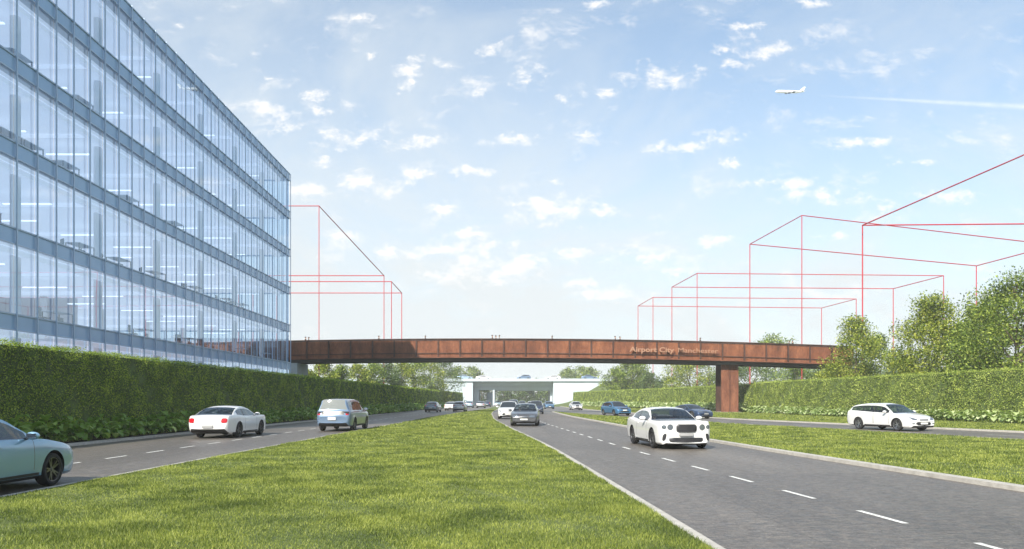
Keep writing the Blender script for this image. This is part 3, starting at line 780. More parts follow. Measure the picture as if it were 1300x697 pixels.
# only the part of the near median that a viewer near the camera can see
grass('grass', lambda y: np.maximum(ma(y), -0.72*y-1.5), mb_, [(6.5,12,4600,0.05,0.0045),(12,18,2600,0.052,0.0065),(18,28,1300,0.058,0.010),(28,45,520,0.068,0.016),(45,75,150,0.09,0.035),(75,130,60,0.11,0.06)], 0.055, label='sunlit green grass of the central reservation')
va = lambda y: E3(y)+0.28; vb_ = lambda y: E4(y)-0.12
grass('grass', va, lambda y: np.minimum(vb_(y), 0.74*y+2), [(12,20,900,0.06,0.012),(20,32,600,0.07,0.014),(32,50,300,0.08,0.022),(50,106,90,0.10,0.045)], 0.055, 2.0, label='sunlit green grass between the inbound road and the slip road')
grass('grass', lambda y: E5(y)+0.5, lambda y: np.where(y<100, HR(y)-1.2, HM(y)-1.1), [(30,60,170,0.09,0.03),(60,130,60,0.11,0.05),(130,210,25,0.14,0.09)], 0.045, 4.0, label='mown grass verge in front of the right hedges')

# trees
def tree(x, y, h, r, label, mat, n=9000, leaf=0.14, trunk=0.2, base=0.25, seed=0, z=0.0, group=None, name='tree', upright=0.0, ncl=46, gap=0.45):
    g = np.random.default_rng(seed+100)
    t = empty(name, (x, y, z), label=label, cat='tree', group=group)
    m = MB(); tips = []
    m.tube((0,0,-0.3), (0,0,h*0.35), trunk, trunk*0.7, 9); p = Vector((0,0,h*0.35)); tw = trunk*0.7
    for q in range(4):
        p2 = p + Vector((g.normal(0,.03*h), g.normal(0,.03*h), h*0.145)); m.tube(p, p2, tw, tw*0.65, 7); p = p2; tw *= 0.65
    # clusters at limb tips filling an egg-shaped crown
    zb = h*base
    for q in range(ncl):
        a = g.uniform(0, 2*math.pi); tz = (q+g.uniform(0,1))/ncl
        prof = (math.sin(math.pi*min(1, (tz*(1-0.12)+0.12)))**0.65) if upright < 0.5 else (1-tz)**0.65*min(1,(tz+0.15)*3)
        rad = r*prof*math.sqrt(g.uniform(0.15,1.0))*g.uniform(0.85,1.12)
        c = Vector((math.cos(a)*rad, math.sin(a)*rad, zb+(h-zb)*tz*0.97)); tips.append((c, g.uniform(0.55,1.15)))
        if q % 2 == 0:
            s = Vector((0,0,max(h*0.15, c.z-rad*0.8-0.04*h)))
            mid = (s+c)/2+Vector((0,0,0.03*h)); m.tube(s, mid, trunk*0.28, trunk*0.18, 5, False); m.tube(mid, c, trunk*0.18, trunk*0.05, 5, False)
    m.build('trunk', BARK, t)
    w = np.array([s**2 for _, s in tips]); w /= w.sum(); cnt = (w*n).astype(int)
    P = []; NR = []
    for (c, s), k in zip(tips, cnt):
        k = max(k, 5); d = g.normal(size=(k,3)); d /= np.linalg.norm(d,axis=1)[:,None]
        rr = (g.uniform(0,1,k)**0.4)[:,None]; cr = r*0.34*s
        # a few sprays: flattened drooping twigs
        q_ = np.array(c)+d*rr*np.array([cr*1.15,cr*1.15,cr*0.75])
        q_ += g.normal(0, cr*0.12, (k,3)); P.append(q_); NR.append(d+np.array([0,0,0.5]))
    P = np.concatenate(P); NR = np.concatenate(NR)
    # gaps
    hole = np.sin(P[:,0]*3.1/r*1.7+seed)*np.sin(P[:,1]*3.1/r*1.9+seed*2)*np.sin(P[:,2]*3.1/r*1.6+seed*3)
    k = hole > -gap; P, NR = P[k], NR[k]
    P = P[P[:,2] > h*0.06] if True else P
    NR = np.tile([0,0,0.6],(len(P),1))+g.normal(0,0.8,(len(P),3))
    vv, ff = leaf_quads(P, np.full(len(P), leaf), NR)
    link('crown', np_mesh('crown', vv, ff), t, mat)
    return t
def at(px, D): return (px-650)*D/F
# the big ones behind the right hedge
tree(at(1086,84), 84, 10.9, 4.2, 'small open-crowned tree in front of the right end of the rust bridge', LEAF_TY, 15000, 0.22, 0.14, 0.10, 1, upright=1, ncl=64, gap=0.42)
tree(at(1181,72), 72, 11.5, 4.3, 'bushy pointed tree behind the hedge above the white estate car', LEAF_TY, 23000, 0.21, 0.2, 0.1, 2, upright=1, ncl=80, gap=0.4)
tree(at(1290,60), 60, 11.4, 4.6, 'largest dark leafy tree at the right edge of the view', LEAF_T, 36000, 0.19, 0.3, 0.08, 3, ncl=90, gap=0.42)
tree(at(1228,70), 70, 9.0, 3.2, 'lower round tree between the pointed tree and the largest one', LEAF_T, 14000, 0.22, 0.16, 0.1, 4, ncl=50, gap=0.7)
tree(at(1375,58), 58, 12.5, 4.6, 'tall tree just beyond the right edge of the view', LEAF_T, 9000, 0.2, 0.25, 0.1, 5)
tree(at(1135,86), 86, 6.6, 3.2, 'low shrubby tree behind the hedge between the two pointed trees', LEAF_T, 7000, 0.19, 0.12, 0.05, 6, gap=0.8)
tree(at(1247,76), 76, 11.2, 3.6, 'tall tree rising behind the lower round one near the right edge', LEAF_TY, 20000, 0.22, 0.2, 0.1, 60, ncl=60, gap=0.6)
tree(at(1062,90), 90, 5.6, 3.0, 'shrub hiding the right foot of the rust bridge', LEAF_TY, 8000, 0.22, 0.12, 0.03, 61, gap=0.8)
tree(at(1115,93), 93, 9.6, 3.6, 'tree hiding the right end of the rust bridge', LEAF_T, 13000, 0.23, 0.15, 0.05, 62, gap=0.8)
# behind the bridge, right
tree(at(982,165), 165, 15.6, 6.5, 'tall tree whose top rises over the bridge right of the pier', LEAF_T, 8000, 0.4, 0.3, 0.12, 7)
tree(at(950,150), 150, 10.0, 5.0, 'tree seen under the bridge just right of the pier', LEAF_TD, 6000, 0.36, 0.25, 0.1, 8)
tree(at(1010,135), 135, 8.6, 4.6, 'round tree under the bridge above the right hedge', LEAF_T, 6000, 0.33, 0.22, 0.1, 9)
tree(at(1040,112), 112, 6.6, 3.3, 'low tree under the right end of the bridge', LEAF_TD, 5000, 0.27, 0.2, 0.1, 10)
tree(at(900,172), 172, 11.0, 4.6, 'bare-twigged tree on the mound left of the pier', LEAF_TD, 2200, 0.34, 0.25, 0.1, 11, z=1.5)
tree(at(876,165), 165, 11.0, 5.4, 'broad yellow green tree on the mound left of the pier', LEAF_TY, 8000, 0.36, 0.25, 0.1, 12, z=1.0)
tree(at(855,172), 172, 10.0, 2.0, 'slim young tree on the mound under the bridge lettering', LEAF_TY, 1200, 0.32, 0.12, 0.15, 13, z=1.5)
tree(at(803,196), 196, 10.0, 5.4, 'large dark tree on the green mound right of the overpass', LEAF_T, 9000, 0.42, 0.3, 0.06, 14, z=2.5, gap=0.8)
tree(at(783,200), 200, 7.5, 3.8, 'smaller tree left of the large dark one on the green mound', LEAF_T, 5000, 0.4, 0.2, 0.08, 15, z=2.5, gap=0.8)
tree(at(826,192), 192, 6.0, 3.6, 'low bush on the right shoulder of the green mound', LEAF_TD, 4000, 0.4, 0.2, 0.05, 16, z=2.5, gap=0.8)
tree(at(918,210), 210, 9.5, 5.2, 'distant tree behind the rust bridge pier', LEAF_T, 4000, 0.5, 0.3, 0.1, 17, z=1)
# row beyond the left hedge
g2 = random.Random(9)
rows = [(392,120,6.4,2.7,1),(412,126,8.3,3.0,1),(434,132,7.7,3.2,0),(455,140,8.4,3.0,1),(474,146,8.9,3.4,0),(492,152,9.2,3.6,2),(510,158,9.9,3.9,1),(528,162,10.3,4.2,0),(546,168,10.6,4.6,1),(563,176,11.2,4.8,2)]
words = ['yellowish tree first from the glass building beyond the left hedge','second tree from the glass building beyond the left hedge','third tree from the glass building beyond the left hedge','fourth tree from the glass building beyond the left hedge','fifth tree from the glass building beyond the left hedge','fifth tree counting back from the overpass beyond the left hedge','fourth tree counting back from the overpass beyond the left hedge','third tree counting back from the overpass beyond the left hedge','second tree counting back from the overpass beyond the left hedge','tallest dark tree beside the left end of the white overpass']
for i, (px, D, h, r, k) in enumerate(rows):
    tree(at(px,D), D, h, r, words[i], (LEAF_T, LEAF_TY, LEAF_TD)[k], 6500, 0.30, 0.2, 0.05, 20+i, group='trees beyond the left hedge', gap=0.75)
# seen through and over the overpass
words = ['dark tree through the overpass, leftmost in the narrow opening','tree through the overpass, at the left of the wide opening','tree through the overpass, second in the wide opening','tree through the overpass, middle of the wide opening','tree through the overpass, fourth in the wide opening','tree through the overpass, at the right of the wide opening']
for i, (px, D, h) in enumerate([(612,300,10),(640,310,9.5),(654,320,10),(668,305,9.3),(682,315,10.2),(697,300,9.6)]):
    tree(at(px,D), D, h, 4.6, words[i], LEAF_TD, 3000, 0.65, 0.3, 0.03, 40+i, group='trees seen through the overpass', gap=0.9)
words = ['far tree rising over the left end of the overpass','far tree over the overpass above the narrow opening','far tree over the right end of the overpass deck','far tree over the overpass beside the green mound','far tree over the overpass close to the mound, third from the deck cars']
for i, (px, D, h) in enumerate([(580,340,16.5),(598,350,17),(722,345,16.3),(738,350,17),(752,340,16)]):
    tree(at(px,D), D, h, 6.5, words[i], LEAF_T, 3500, 0.75, 0.4, 0.25, 50+i, group='far trees rising over the overpass', gap=0.9)
# grassy mound on the right of the overpass
def mound():
    cx, cy_ = at(797,225), 222.0; nx_, ny_ = 70, 44; v = []; f = []
    for j in range(ny_):
        for i in range(nx_):
            x = -32+i*110/(nx_-1); y = -26+j*52/(ny_-1)
            s = 1/(1+math.exp(-(x+11.5)/3.2)); t_ = max(0.0, 1-(y/26)**2)**0.7
            fall = 1/(1+math.exp((x-8)/7.0))
            z = (8.2*s*fall*1.12 + 3.6*s*(1-fall)*max(0,1-(x/78)**2))*t_ + 0.25*math.sin(x*0.7)*math.sin(y*0.5)*t_*s
            v.append((x, y, max(z, -0.05)))
    for j in range(ny_-1):
        for i in range(nx_-1): a = j*nx_+i; f.append((a, a+1, a+nx_+1, a+nx_))
    o = link('hill', np_mesh('hill', v, f, True), None, M_GG, kind='structure'); o.location = (cx, cy_, 0)
    return o
mound()
# low scrub filling far edges so the ground never ends in a bare line
def scrub(name, pts, h, label):
    P = []
    for (x0, y0, x1, y1, n) in pts:
        t_ = rng.uniform(0,1,n); P.append(np.stack([x0+(x1-x0)*t_+rng.normal(0,3,n), y0+(y1-y0)*t_+rng.normal(0,5,n), rng.uniform(0,1,n)**0.7*h*(0.6+0.4*np.sin(t_*37))],1))
    P = np.concatenate(P); vv, ff = leaf_quads(P, np.full(len(P),0.9), None)
    link(name, np_mesh(name, vv, ff), None, LEAF_T, kind='stuff', label=label, cat='woodland')
scrub('distant_woodland', [(-420,420,420,420,26000),(-70,180,-30,330,3500),(40,250,140,160,6000),(75,90,180,120,3000),(-140,120,-70,240,3500)], 8.0, 'hazy band of distant woodland along the horizon')
# ------------------------------------------------------------------ cars
def pchip(xs, ys):
    xs = np.array(xs, float); ys = np.array(ys, float); h = np.diff(xs); d = np.diff(ys)/h; m = np.zeros_like(ys)
    for i in range(1, len(xs)-1):
        if d[i-1]*d[i] > 0:
            w1 = 2*h[i]+h[i-1]; w2 = h[i]+2*h[i-1]; m[i] = (w1+w2)/(w1/d[i-1]+w2/d[i])
    m[0] = d[0]; m[-1] = d[-1]
    def fn(x):
        x = min(max(x, xs[0]), xs[-1]); i = min(max(int(np.searchsorted(xs, x))-1, 0), len(h)-1)
        t = (x-xs[i])/h[i]
        return float((1+2*t)*(1-t)**2*ys[i]+t*(1-t)**2*h[i]*m[i]+t*t*(3-2*t)*ys[i+1]+t*t*(t-1)*h[i]*m[i+1])
    return fn
def paint(name, col, metal=0.0, rough=0.28):
    M = Mat(name); n = M.noise(2.0, 3)
    M.set(Base_Color=M.ramp(n, [(0.3, tuple(c*0.96 for c in col)), (0.7, tuple(min(1,c*1.03) for c in col))]), Metallic=metal, Roughness=rough)
    g_ = M.node('ShaderNodeNewGeometry'); df = M.node('ShaderNodeBsdfDiffuse'); df.inputs[0].default_value = (0.02,0.02,0.02,1)
    mx_ = M.node('ShaderNodeMixShader'); M.l.new(g_.outputs['Backfacing'], mx_.inputs[0]); M.l.new(M.b.outputs[0], mx_.inputs[1]); M.l.new(df.outputs[0], mx_.inputs[2]); M.l.new(mx_.outputs[0], M.o.inputs[0])
    M.b.inputs['Coat Weight'].default_value = 1.0; M.b.inputs['Coat Roughness'].default_value = 0.03
    return M.m
C_GLASS = Mat('car_glass').set(Base_Color=(0.018,0.024,0.03), Roughness=0.03).m
C_GLASS.node_tree.nodes['Principled BSDF'].inputs['Specular IOR Level'].default_value = 0.8
C_GLASSP = Mat('car_glass_pale').set(Base_Color=(0.20,0.215,0.21), Roughness=0.05).m
def clear_car_glass():
    M = Mat('car_glass_clear'); M.n.remove(M.b)
    t = M.node('ShaderNodeBsdfTransparent'); t.inputs[0].default_value = (0.42,0.47,0.48,1)
    g = M.node('ShaderNodeBsdfGlossy'); g.inputs[0].default_value = (0.9,0.95,1,1); g.inputs['Roughness'].default_value = 0.0
    lw = M.node('ShaderNodeLayerWeight'); lw.inputs[0].default_value = 0.5
    fr = M.math('ADD', M.math('MULTIPLY', M.math('POWER', lw.outputs['Facing'], 4.0), 0.85), 0.07)
    mx = M.node('ShaderNodeMixShader'); M.l.new(fr, mx.inputs[0]); M.l.new(t.outputs[0], mx.inputs[1]); M.l.new(g.outputs[0], mx.inputs[2]); M.l.new(mx.outputs[0], M.o.inputs[0])
    return M.m
C_CLEAR = clear_car_glass()
C_CABIN = simple('cabin_trim', (0.025,0.025,0.027), 0.8)
C_SEATR = simple('seat_red', (0.30,0.06,0.04), 0.6); C_SEATG = simple('seat_grey', (0.10,0.095,0.09), 0.7)
C_BLACK = simple('black_trim', (0.012,0.012,0.013), 0.5)
C_TYRE = simple('tyre_rubber', (0.016,0.016,0.017), 0.85, bump=0.2)
C_RIM = simple('alloy', (0.50,0.51,0.53), 0.25, 0.9)
C_RIMD = simple('dark_alloy', (0.16,0.16,0.17), 0.3, 0.9)
C_CHROME = simple('chrome', (0.75,0.76,0.78), 0.12, 1.0)
C_GRILLE = simple('grille_mesh', (0.05,0.05,0.055), 0.4, 0.6)
C_LAMP = Mat('lamp_glass').set(Base_Color=(0.20,0.23,0.26), Roughness=0.05, Metallic=0.6).m
C_RED = Mat('tail_lamp_red').set(Base_Color=(0.42,0.012,0.02), Roughness=0.1).m
C_PLATE = simple('plate_white', (0.72,0.72,0.68), 0.5)
C_PLATEG = simple('plate_grey', (0.33,0.33,0.33), 0.5)
C_SEAM = simple('panel_gap', (0.02,0.02,0.022), 0.7)

SPECS = {
 'coupe': dict(L=4.80, w=0.965, ax=(0.90,3.64), wr=0.345, rf=1.40,
   zt=[(0,.87),(.05,.925),(.2,.955),(.6,.975),(1.35,.985),(2.0,.965),(2.9,.975),(3.5,1.02),(4.1,1.03),(4.6,.99),(4.74,.90),(4.8,.72)],
   zr=[(1.35,.988),(1.75,1.17),(2.15,1.335),(2.6,1.395),(3.0,1.39),(3.5,1.30),(3.95,1.14),(4.25,1.035)],
   zb=[(0,.22),(.08,.165),(.4,.16),(4.3,.20),(4.65,.28),(4.8,.42)], side=(1.62,3.72), pillars=[(2.92,2.99)], ws=(1.36,2.2), rw=(3.38,4.22), doors=[(1.55,2.95)], rear_top=.72),
 'saloon': dict(L=4.85, w=0.925, ax=(0.90,3.72), wr=0.325, rf=1.45,
   zt=[(0,.55),(.05,.66),(.25,.77),(.7,.87),(1.3,.95),(2.2,.97),(3.4,1.0),(4.1,1.05),(4.65,1.02),(4.78,.95),(4.85,.72)],
   zr=[(1.3,.955),(1.7,1.17),(2.1,1.37),(2.6,1.445),(3.1,1.44),(3.6,1.34),(4.0,1.17),(4.2,1.06)],
   zb=[(0,.30),(.08,.20),(.4,.18),(4.4,.20),(4.7,.28),(4.85,.42)], side=(1.6,3.75), pillars=[(2.6,2.68),(3.45,3.5)], ws=(1.31,2.15), rw=(3.5,4.16), doors=[(1.5,2.63),(2.66,3.55)], rear_top=.74),
 'estate': dict(L=4.83, w=0.94, ax=(0.92,3.77), wr=0.335, rf=1.49,
   zt=[(0,.52),(.05,.64),(.25,.76),(.7,.88),(1.2,.96),(2.2,.99),(3.4,1.04),(4.3,1.08),(4.68,1.06),(4.78,.95),(4.83,.72)],
   zr=[(1.2,.965),(1.65,1.2),(2.05,1.41),(2.6,1.485),(3.3,1.485),(4.0,1.43),(4.35,1.36),(4.55,1.2),(4.68,1.065)],
   zb=[(0,.30),(.08,.20),(.4,.18),(4.4,.20),(4.7,.28),(4.83,.42)], side=(1.55,4.42), pillars=[(2.55,2.64),(3.45,3.54)], ws=(1.21,2.1), rw=(4.36,4.66), doors=[(1.45,2.59),(2.62,3.52)], rear_top=.80),
 'mpv': dict(L=5.0, w=0.965, ax=(0.92,3.90), wr=0.36, rf=1.73,
   zt=[(0,.60),(.03,.78),(.12,.93),(.5,1.03),(1.2,1.10),(2.2,1.12),(4.2,1.14),(4.86,1.15),(4.95,1.0),(5.0,.8)],
   zr=[(1.2,1.11),(1.55,1.40),(1.85,1.62),(2.2,1.70),(3.0,1.73),(4.2,1.72),(4.72,1.69),(4.80,1.5),(4.88,1.16)],
   zb=[(0,.34),(.05,.26),(.4,.24),(4.6,.26),(4.9,.32),(5.0,.46)], side=(1.5,4.62), pillars=[(2.45,2.53),(3.5,3.58)], ws=(1.21,1.9), rw=(4.73,4.87), doors=[(1.45,2.5),(2.53,3.55)], rear_top=.84),
 'hatch': dict(L=4.25, w=0.90, ax=(0.86,3.46), wr=0.32, rf=1.50,
   zt=[(0,.52),(.05,.66),(.25,.79),(.7,.91),(1.1,.98),(2.0,1.0),(3.2,1.05),(3.9,1.08),(4.12,1.05),(4.21,.92),(4.25,.72)],
   zr=[(1.1,.985),(1.5,1.22),(1.9,1.43),(2.4,1.495),(3.0,1.49),(3.55,1.42),(3.85,1.3),(4.08,1.07)],
   zb=[(0,.30),(.08,.20),(.4,.18),(3.9,.20),(4.15,.28),(4.25,.42)], side=(1.4,3.75), pillars=[(2.4,2.48),(3.2,3.28)], ws=(1.11,1.95), rw=(3.72,4.06), doors=[(1.35,2.43),(2.46,3.3)], rear_top=.80),
 'sports': dict(L=4.42, w=0.95, ax=(0.90,3.38), wr=0.34, rf=1.29,
   zt=[(0,.45),(.06,.56),(.3,.70),(.7,.80),(1.25,.86),(2.0,.90),(3.0,.95),(3.7,.97),(4.2,.90),(4.35,.80),(4.42,.65)],
   zr=[(1.25,.865),(1.65,1.06),(2.0,1.22),(2.35,1.285),(2.7,1.27),(3.2,1.17),(3.7,1.02),(3.9,.96)],
   zb=[(0,.24),(.08,.16),(.4,.14),(4.0,.18),(4.3,.26),(4.42,.40)], side=(1.5,3.2), pillars=[(2.7,2.76)], ws=(1.26,2.1), rw=(2.9,3.8), doors=[(1.4,2.75)], rear_top=.72),
}
def car_mesh(sp):
    Ln, W = sp['L'], sp['w']; zt = pchip(*zip(*sp['zt'])); zb = pchip(*zip(*sp['zb']))
    zr_ = pchip(*zip(*sp['zr'])); xa, xb = sp['zr'][0][0], sp['zr'][-1][0]
    hw = pchip([0,.05,.16,.4,.85,1.3,Ln-1.0,Ln-.45,Ln-.16,Ln-.04,Ln], [W*.80,W*.88,W*.93,W*.97,W*.995,W,W,W*.98,W*.94,W*.89,W*.82])
    S0 = {0, .02, .05, .09, .13, .18, .25, .32, .4, Ln, Ln-.02, Ln-.05, Ln-.09, Ln-.14, Ln-.2, Ln-.28, Ln-.36}
    S0 |= set(np.arange(.5, Ln-.4, .09).round(3))
    keys = [xa, xb, *sp['ws'], *sp['rw'], *sp['side']]
    for p in sp['pillars']: keys += list(p)
    seams = []
    for a, b in sp['doors']: seams += [a, b]
    for s in seams: keys += [s, s+.014]
    S1 = sorted(set(keys)); S0 = [s for s in S0 if all(abs(s-k) > .022 for k in S1)]
    xs = sorted(S1+list(S0)); fw = lambda x: x
    V = []; hf = {}
    nr = 17
    fb = 0.16
    for x in xs:
        w = hw(x); t = zt(x); b = zb(x); r = zr_(x) if xa < x < xb else t; hh = max(0.0, r-t); k = min(1, hh/0.40)
        wt = w*(0.86 + (sp['rear_top']*0+0.715-0.86)*k)
        cr = 0.028*(1-k)*w
        side_h = t-b
        pts = [(0,b),(.55*w,b),(.90*w,b+.01),(.965*w,b+.07),(.985*w,b+.18*side_h+.05),(.998*w,b+.42*side_h),(1.0*w,b+.62*side_h),(.990*w,b+.80*side_h),(.968*w,b+.93*side_h),(.935*w,t-.004),(.905*w,t+.006*k)]
        if k > 0.0:
            pts += [(.905*w+(wt-.905*w)*.86, t+hh*.80-0.01*k), (wt+.0, t+hh*.93), (wt-.05*k-.01, r-.004), (wt*.62, r+.022*k+.006), (wt*.32, r+.030*k+.01), (0, r+.034*k+.012)]
            base = [(.905*w*q_, t+.028*(1-q_*q_)) for q_ in (.985,.97,.94,.62,.32,0)]
            kk = min(1, k/0.25)
            pts[11:] = [((1-kk)*b_[0]+kk*p_[0], (1-kk)*b_[1]+kk*p_[1]) for b_, p_ in zip(base, pts[11:])]
        else:
            pts += [(.905*w*q_, t+.028*(1-q_*q_)) for q_ in (.985,.97,.94,.62,.32,0)]
        hf[x] = hh
        row = []
        # plan bulge at the nose, windscreen, tail
        for j, (y, z) in enumerate(pts):
            q_ = 1-(y/W)**2; fx = max(0, 1-x/1.9); rx = max(0, 1-(Ln-x)/1.3)
            zlow = 1.0
            bx = -0.13*(q_-.35)*fx + 0.09*(q_-.35)*rx
            row.append((x+bx, y, z))
        V.append(row)
    verts = []; idx = {}
    for i, row in enumerate(V):
        for j, p in enumerate(row):
            idx[i,j] = len(verts); verts.append(p)
            if 0 < j < nr-1: idx[i,-j] = len(verts); verts.append((p[0], -p[1], p[2]))
            else: idx[i,-j] = idx[i,j]
    faces = []; mi = []
    inr = lambda x, ab: ab[0]-1e-6 <= x <= ab[1]+1e-6
    for i in range(len(xs)-1):
        xm = (xs[i]+xs[i+1])/2; hmin = min(hf[xs[i]], hf[xs[i+1]])
        for j in range(nr-1):
            m = 0
            if 4 <= j <= 8 and any(s < xm < s+.014 for s in seams): m = 5
            if j == 10 and inr(xm, sp['side']) and hmin > .03 and not any(inr(xm, p) for p in sp['pillars']): m = 1
            if j == 10 and inr(xm, sp['side']) and hmin > .03 and any(inr(xm, p) for p in sp['pillars']): m = 6
            if j >= 13 and inr(xm, sp['ws']) and xm < sp['ws'][1]: m = 2
            if j >= 13 and inr(xm, sp['rw']): m = 3
            if j == 0 or j == 1: m = 6
            if j == 2: m = 6 if .5 < xm < Ln-.5 else 0
            for s in (1,-1):
                q = [idx[i,s*j], idx[i+1,s*j], idx[i+1,s*(j+1)], idx[i,s*(j+1)]]
                if s < 0: q = q[::-1]
                # drop duplicates at the centre line
                q2 = []
                for a in q:
                    if a not in q2: q2.append(a)
                if len(q2) > 2: faces.append(q2); mi.append(m)
    for i, rev in ((0,True),(len(xs)-1,False)):
        loop = [idx[i,j] for j in range(nr)] + [idx[i,-j] for j in range(nr-2,0,-1)]
        faces.append(loop[::-1] if rev else loop); mi.append(0)
    me = bpy.data.meshes.new('shell'); me.from_pydata(verts, [], faces); me.update()
    me.polygons.foreach_set('material_index', mi)
    bm = bmesh.new(); bm.from_mesh(me); bmesh.ops.recalc_face_normals(bm, faces=bm.faces); bm.to_mesh(me); bm.free()
    return me
TMPM = [bpy.data.materials.new('m%d' % i) for i in range(8)]
def cut_arches(me, sp):
    for m in TMPM: me.materials.append(m)
    o = bpy.data.objects.new('tmp', me); COL.objects.link(o); cs = []
    for ax in sp['ax']:
        for s in (1,-1):
            m = MB(); r = sp['wr']+.055
            m.tube((ax, s*(sp['w']-.30), sp['wr']), (ax, s*(sp['w']+.2), sp['wr']), r, n=36)
            cm = m.mesh('cut')
            for q in TMPM: cm.materials.append(q)
            cm.polygons.foreach_set('material_index', [6]*len(cm.polygons))
            c = bpy.data.objects.new('cut', cm); COL.objects.link(c); cs.append(c)
            md = o.modifiers.new('b', 'BOOLEAN'); md.object = c; md.operation = 'DIFFERENCE'; md.solver = 'EXACT'
    dg = bpy.context.evaluated_depsgraph_get(); dg.update()
    out = bpy.data.meshes.new_from_object(o.evaluated_get(dg))
    for c in cs: bpy.data.objects.remove(c)
    bpy.data.objects.remove(o); return out
def sub_mesh(me, pred, name):
    bm = bmesh.new(); bm.from_mesh(me)
    kill = [f for f in bm.faces if not pred(f)]
    bmesh.ops.delete(bm, geom=kill, context='FACES')
    out = bpy.data.meshes.new(name); bm.to_mesh(out); bm.free(); out.materials.clear(); return out
def smooth(me, ang=28):
    me.polygons.foreach_set('use_smooth', np.ones(len(me.polygons), dtype=bool)); me.set_sharp_from_angle(angle=math.radians(ang)); return me
def islands_faces(me):
    pass
def conform(bvh, outline, axis, sgn, off=0.006, sink=0.02, rings=(1.0,.94,.6,.25)):
    """outline: 2-D points; axis 'x' uses (y,z) shot along x; 'y' uses (x,z) shot along y. sgn: side the ray starts from"""
    cx = sum(p[0] for p in outline)/len(outline); cz = sum(p[1] for p in outline)/len(outline)
    v = []; f = []; n = len(outline)
    def shoot(a, z, o_):
        if axis == 'x': org = Vector((sgn*8+2.4, a, z)); d = Vector((-sgn,0,0))
        else: org = Vector((a, sgn*4, z)); d = Vector((0,-sgn,0))
        h = bvh.ray_cast(org, d)
        p = h[0] if h[0] is not None else None
        if p is None: return None
        return p + h[1]*o_
    last = None
    for ri, rg in enumerate(rings):
        for (a, z) in outline:
            o_ = -sink if ri == 0 else off
            p = shoot(cx+(a-cx)*rg, cz+(z-cz)*rg, o_)
            if p is None: p = last or Vector((0,0,0))
            last = p; v.append(tuple(p))
    v.append(tuple(shoot(cx, cz, off) or last))
    for ri in range(len(rings)-1):
        for k in range(n): f.append((ri*n+k, ri*n+(k+1)%n, (ri+1)*n+(k+1)%n, (ri+1)*n+k))
    b = (len(rings)-1)*n
    for k in range(n): f.append((b+k, b+(k+1)%n, len(v)-1))
    me = bpy.data.meshes.new('patch'); me.from_pydata(v, [], f); me.update()
    bm = bmesh.new(); bm.from_mesh(me); bmesh.ops.recalc_face_normals(bm, faces=bm.faces); bm.to_mesh(me); bm.free()
    return smooth(me, 50)
def rrect(cx, cz, w, h, n=3, r=None):
    r = min(w, h)*.3 if r is None else r; pts = []
    for sx_, sz_, a0 in ((1,1,0),(-1,1,90),(-1,-1,180),(1,-1,270)):
        for k in range(n+1):
            a = math.radians(a0+90*k/n); pts.append((cx+sx_*(w/2-r)+r*math.cos(a), cz+sz_*(h/2-r)+r*math.sin(a)))
    # subdivide the long runs
    out = []
    for i, p in enumerate(pts):
        q = pts[(i+1)%len(pts)]; L_ = math.hypot(q[0]-p[0], q[1]-p[1]); k = max(1, int(L_/.12))
        for j in range(k): out.append((p[0]+(q[0]-p[0])*j/k, p[1]+(q[1]-p[1])*j/k))
    return out
def circle(cx, cz, r, n=20): return [(cx+r*math.cos(2*math.pi*k/n), cz+r*math.sin(2*math.pi*k/n)) for k in range(n)]
_wheel_cache = {}
def wheel_meshes(r, wd, spokes, dark):
    key = (r, wd, spokes, dark)
    if key in _wheel_cache: return _wheel_cache[key]
    rr = r*0.74; m = MB()
    m.lathe([(rr*.97, -wd/2+.02),(rr*1.0,-wd/2),(r*.90,-wd/2-.0),(r*.965,-wd/2+.02),(r,-wd/2+.06),(r,wd/2-.06),(r*.965,wd/2-.02),(r*.90,wd/2),(rr*1.0,wd/2),(rr*.97,wd/2-.02)], 36, 'y')
    ty = smooth(m.mesh('tyre'), 40); ty.materials.append(C_TYRE)
    m = MB(); m.lathe([(rr*.995,wd/2-.022),(rr*.97,wd/2-.012),(rr*.93,wd/2-.014),(rr*.90,wd/2-.05),(rr*.90,-wd/2+.02)], 36, 'y')
    m.lathe([(0.0001,wd/2-.03),(rr*.12,wd/2-.032),(rr*.17,wd/2-.05),(rr*.17,wd/2-.09)], 18, 'y')
    for k in range(spokes):
        for da in ((-.20, .20) if spokes <= 6 else (0,)):
            a = 2*math.pi*k/spokes; M1 = Matrix.Rotation(a+da*0.9, 4, 'Y')
            i = len(m.v); w0, w1 = .020, .011
            P = [(rr*.12,wd/2-.045,-w0),(rr*.95,wd/2-.026,-w1),(rr*.95,wd/2-.026,w1),(rr*.12,wd/2-.045,w0)]
            P += [(p[0], p[1]-.045, p[2]) for p in P]
            m.v += [tuple(M1 @ Vector(p)) for p in P]
            for f in ((0,1,2,3),(7,6,5,4),(0,4,5,1),(1,5,6,2),(2,6,7,3),(3,7,4,0)): m.f.append([i+q for q in f])
    rm = smooth(m.mesh('rim'), 35); rm.materials.append(C_RIMD if dark else C_RIM)
    m = MB(); m.lathe([(0.0001,wd/2-.10),(rr*.62,wd/2-.10),(rr*.62,wd/2-.12),(rr*.90,wd/2-.14),(rr*.90,-wd/2+.03),(0.0001,-wd/2+.03)], 28, 'y')
    bk = m.mesh('wheel'); bk.materials.append(C_BLACK)
    _wheel_cache[key] = (ty, rm, bk); return _wheel_cache[key]
_car_cache = {}
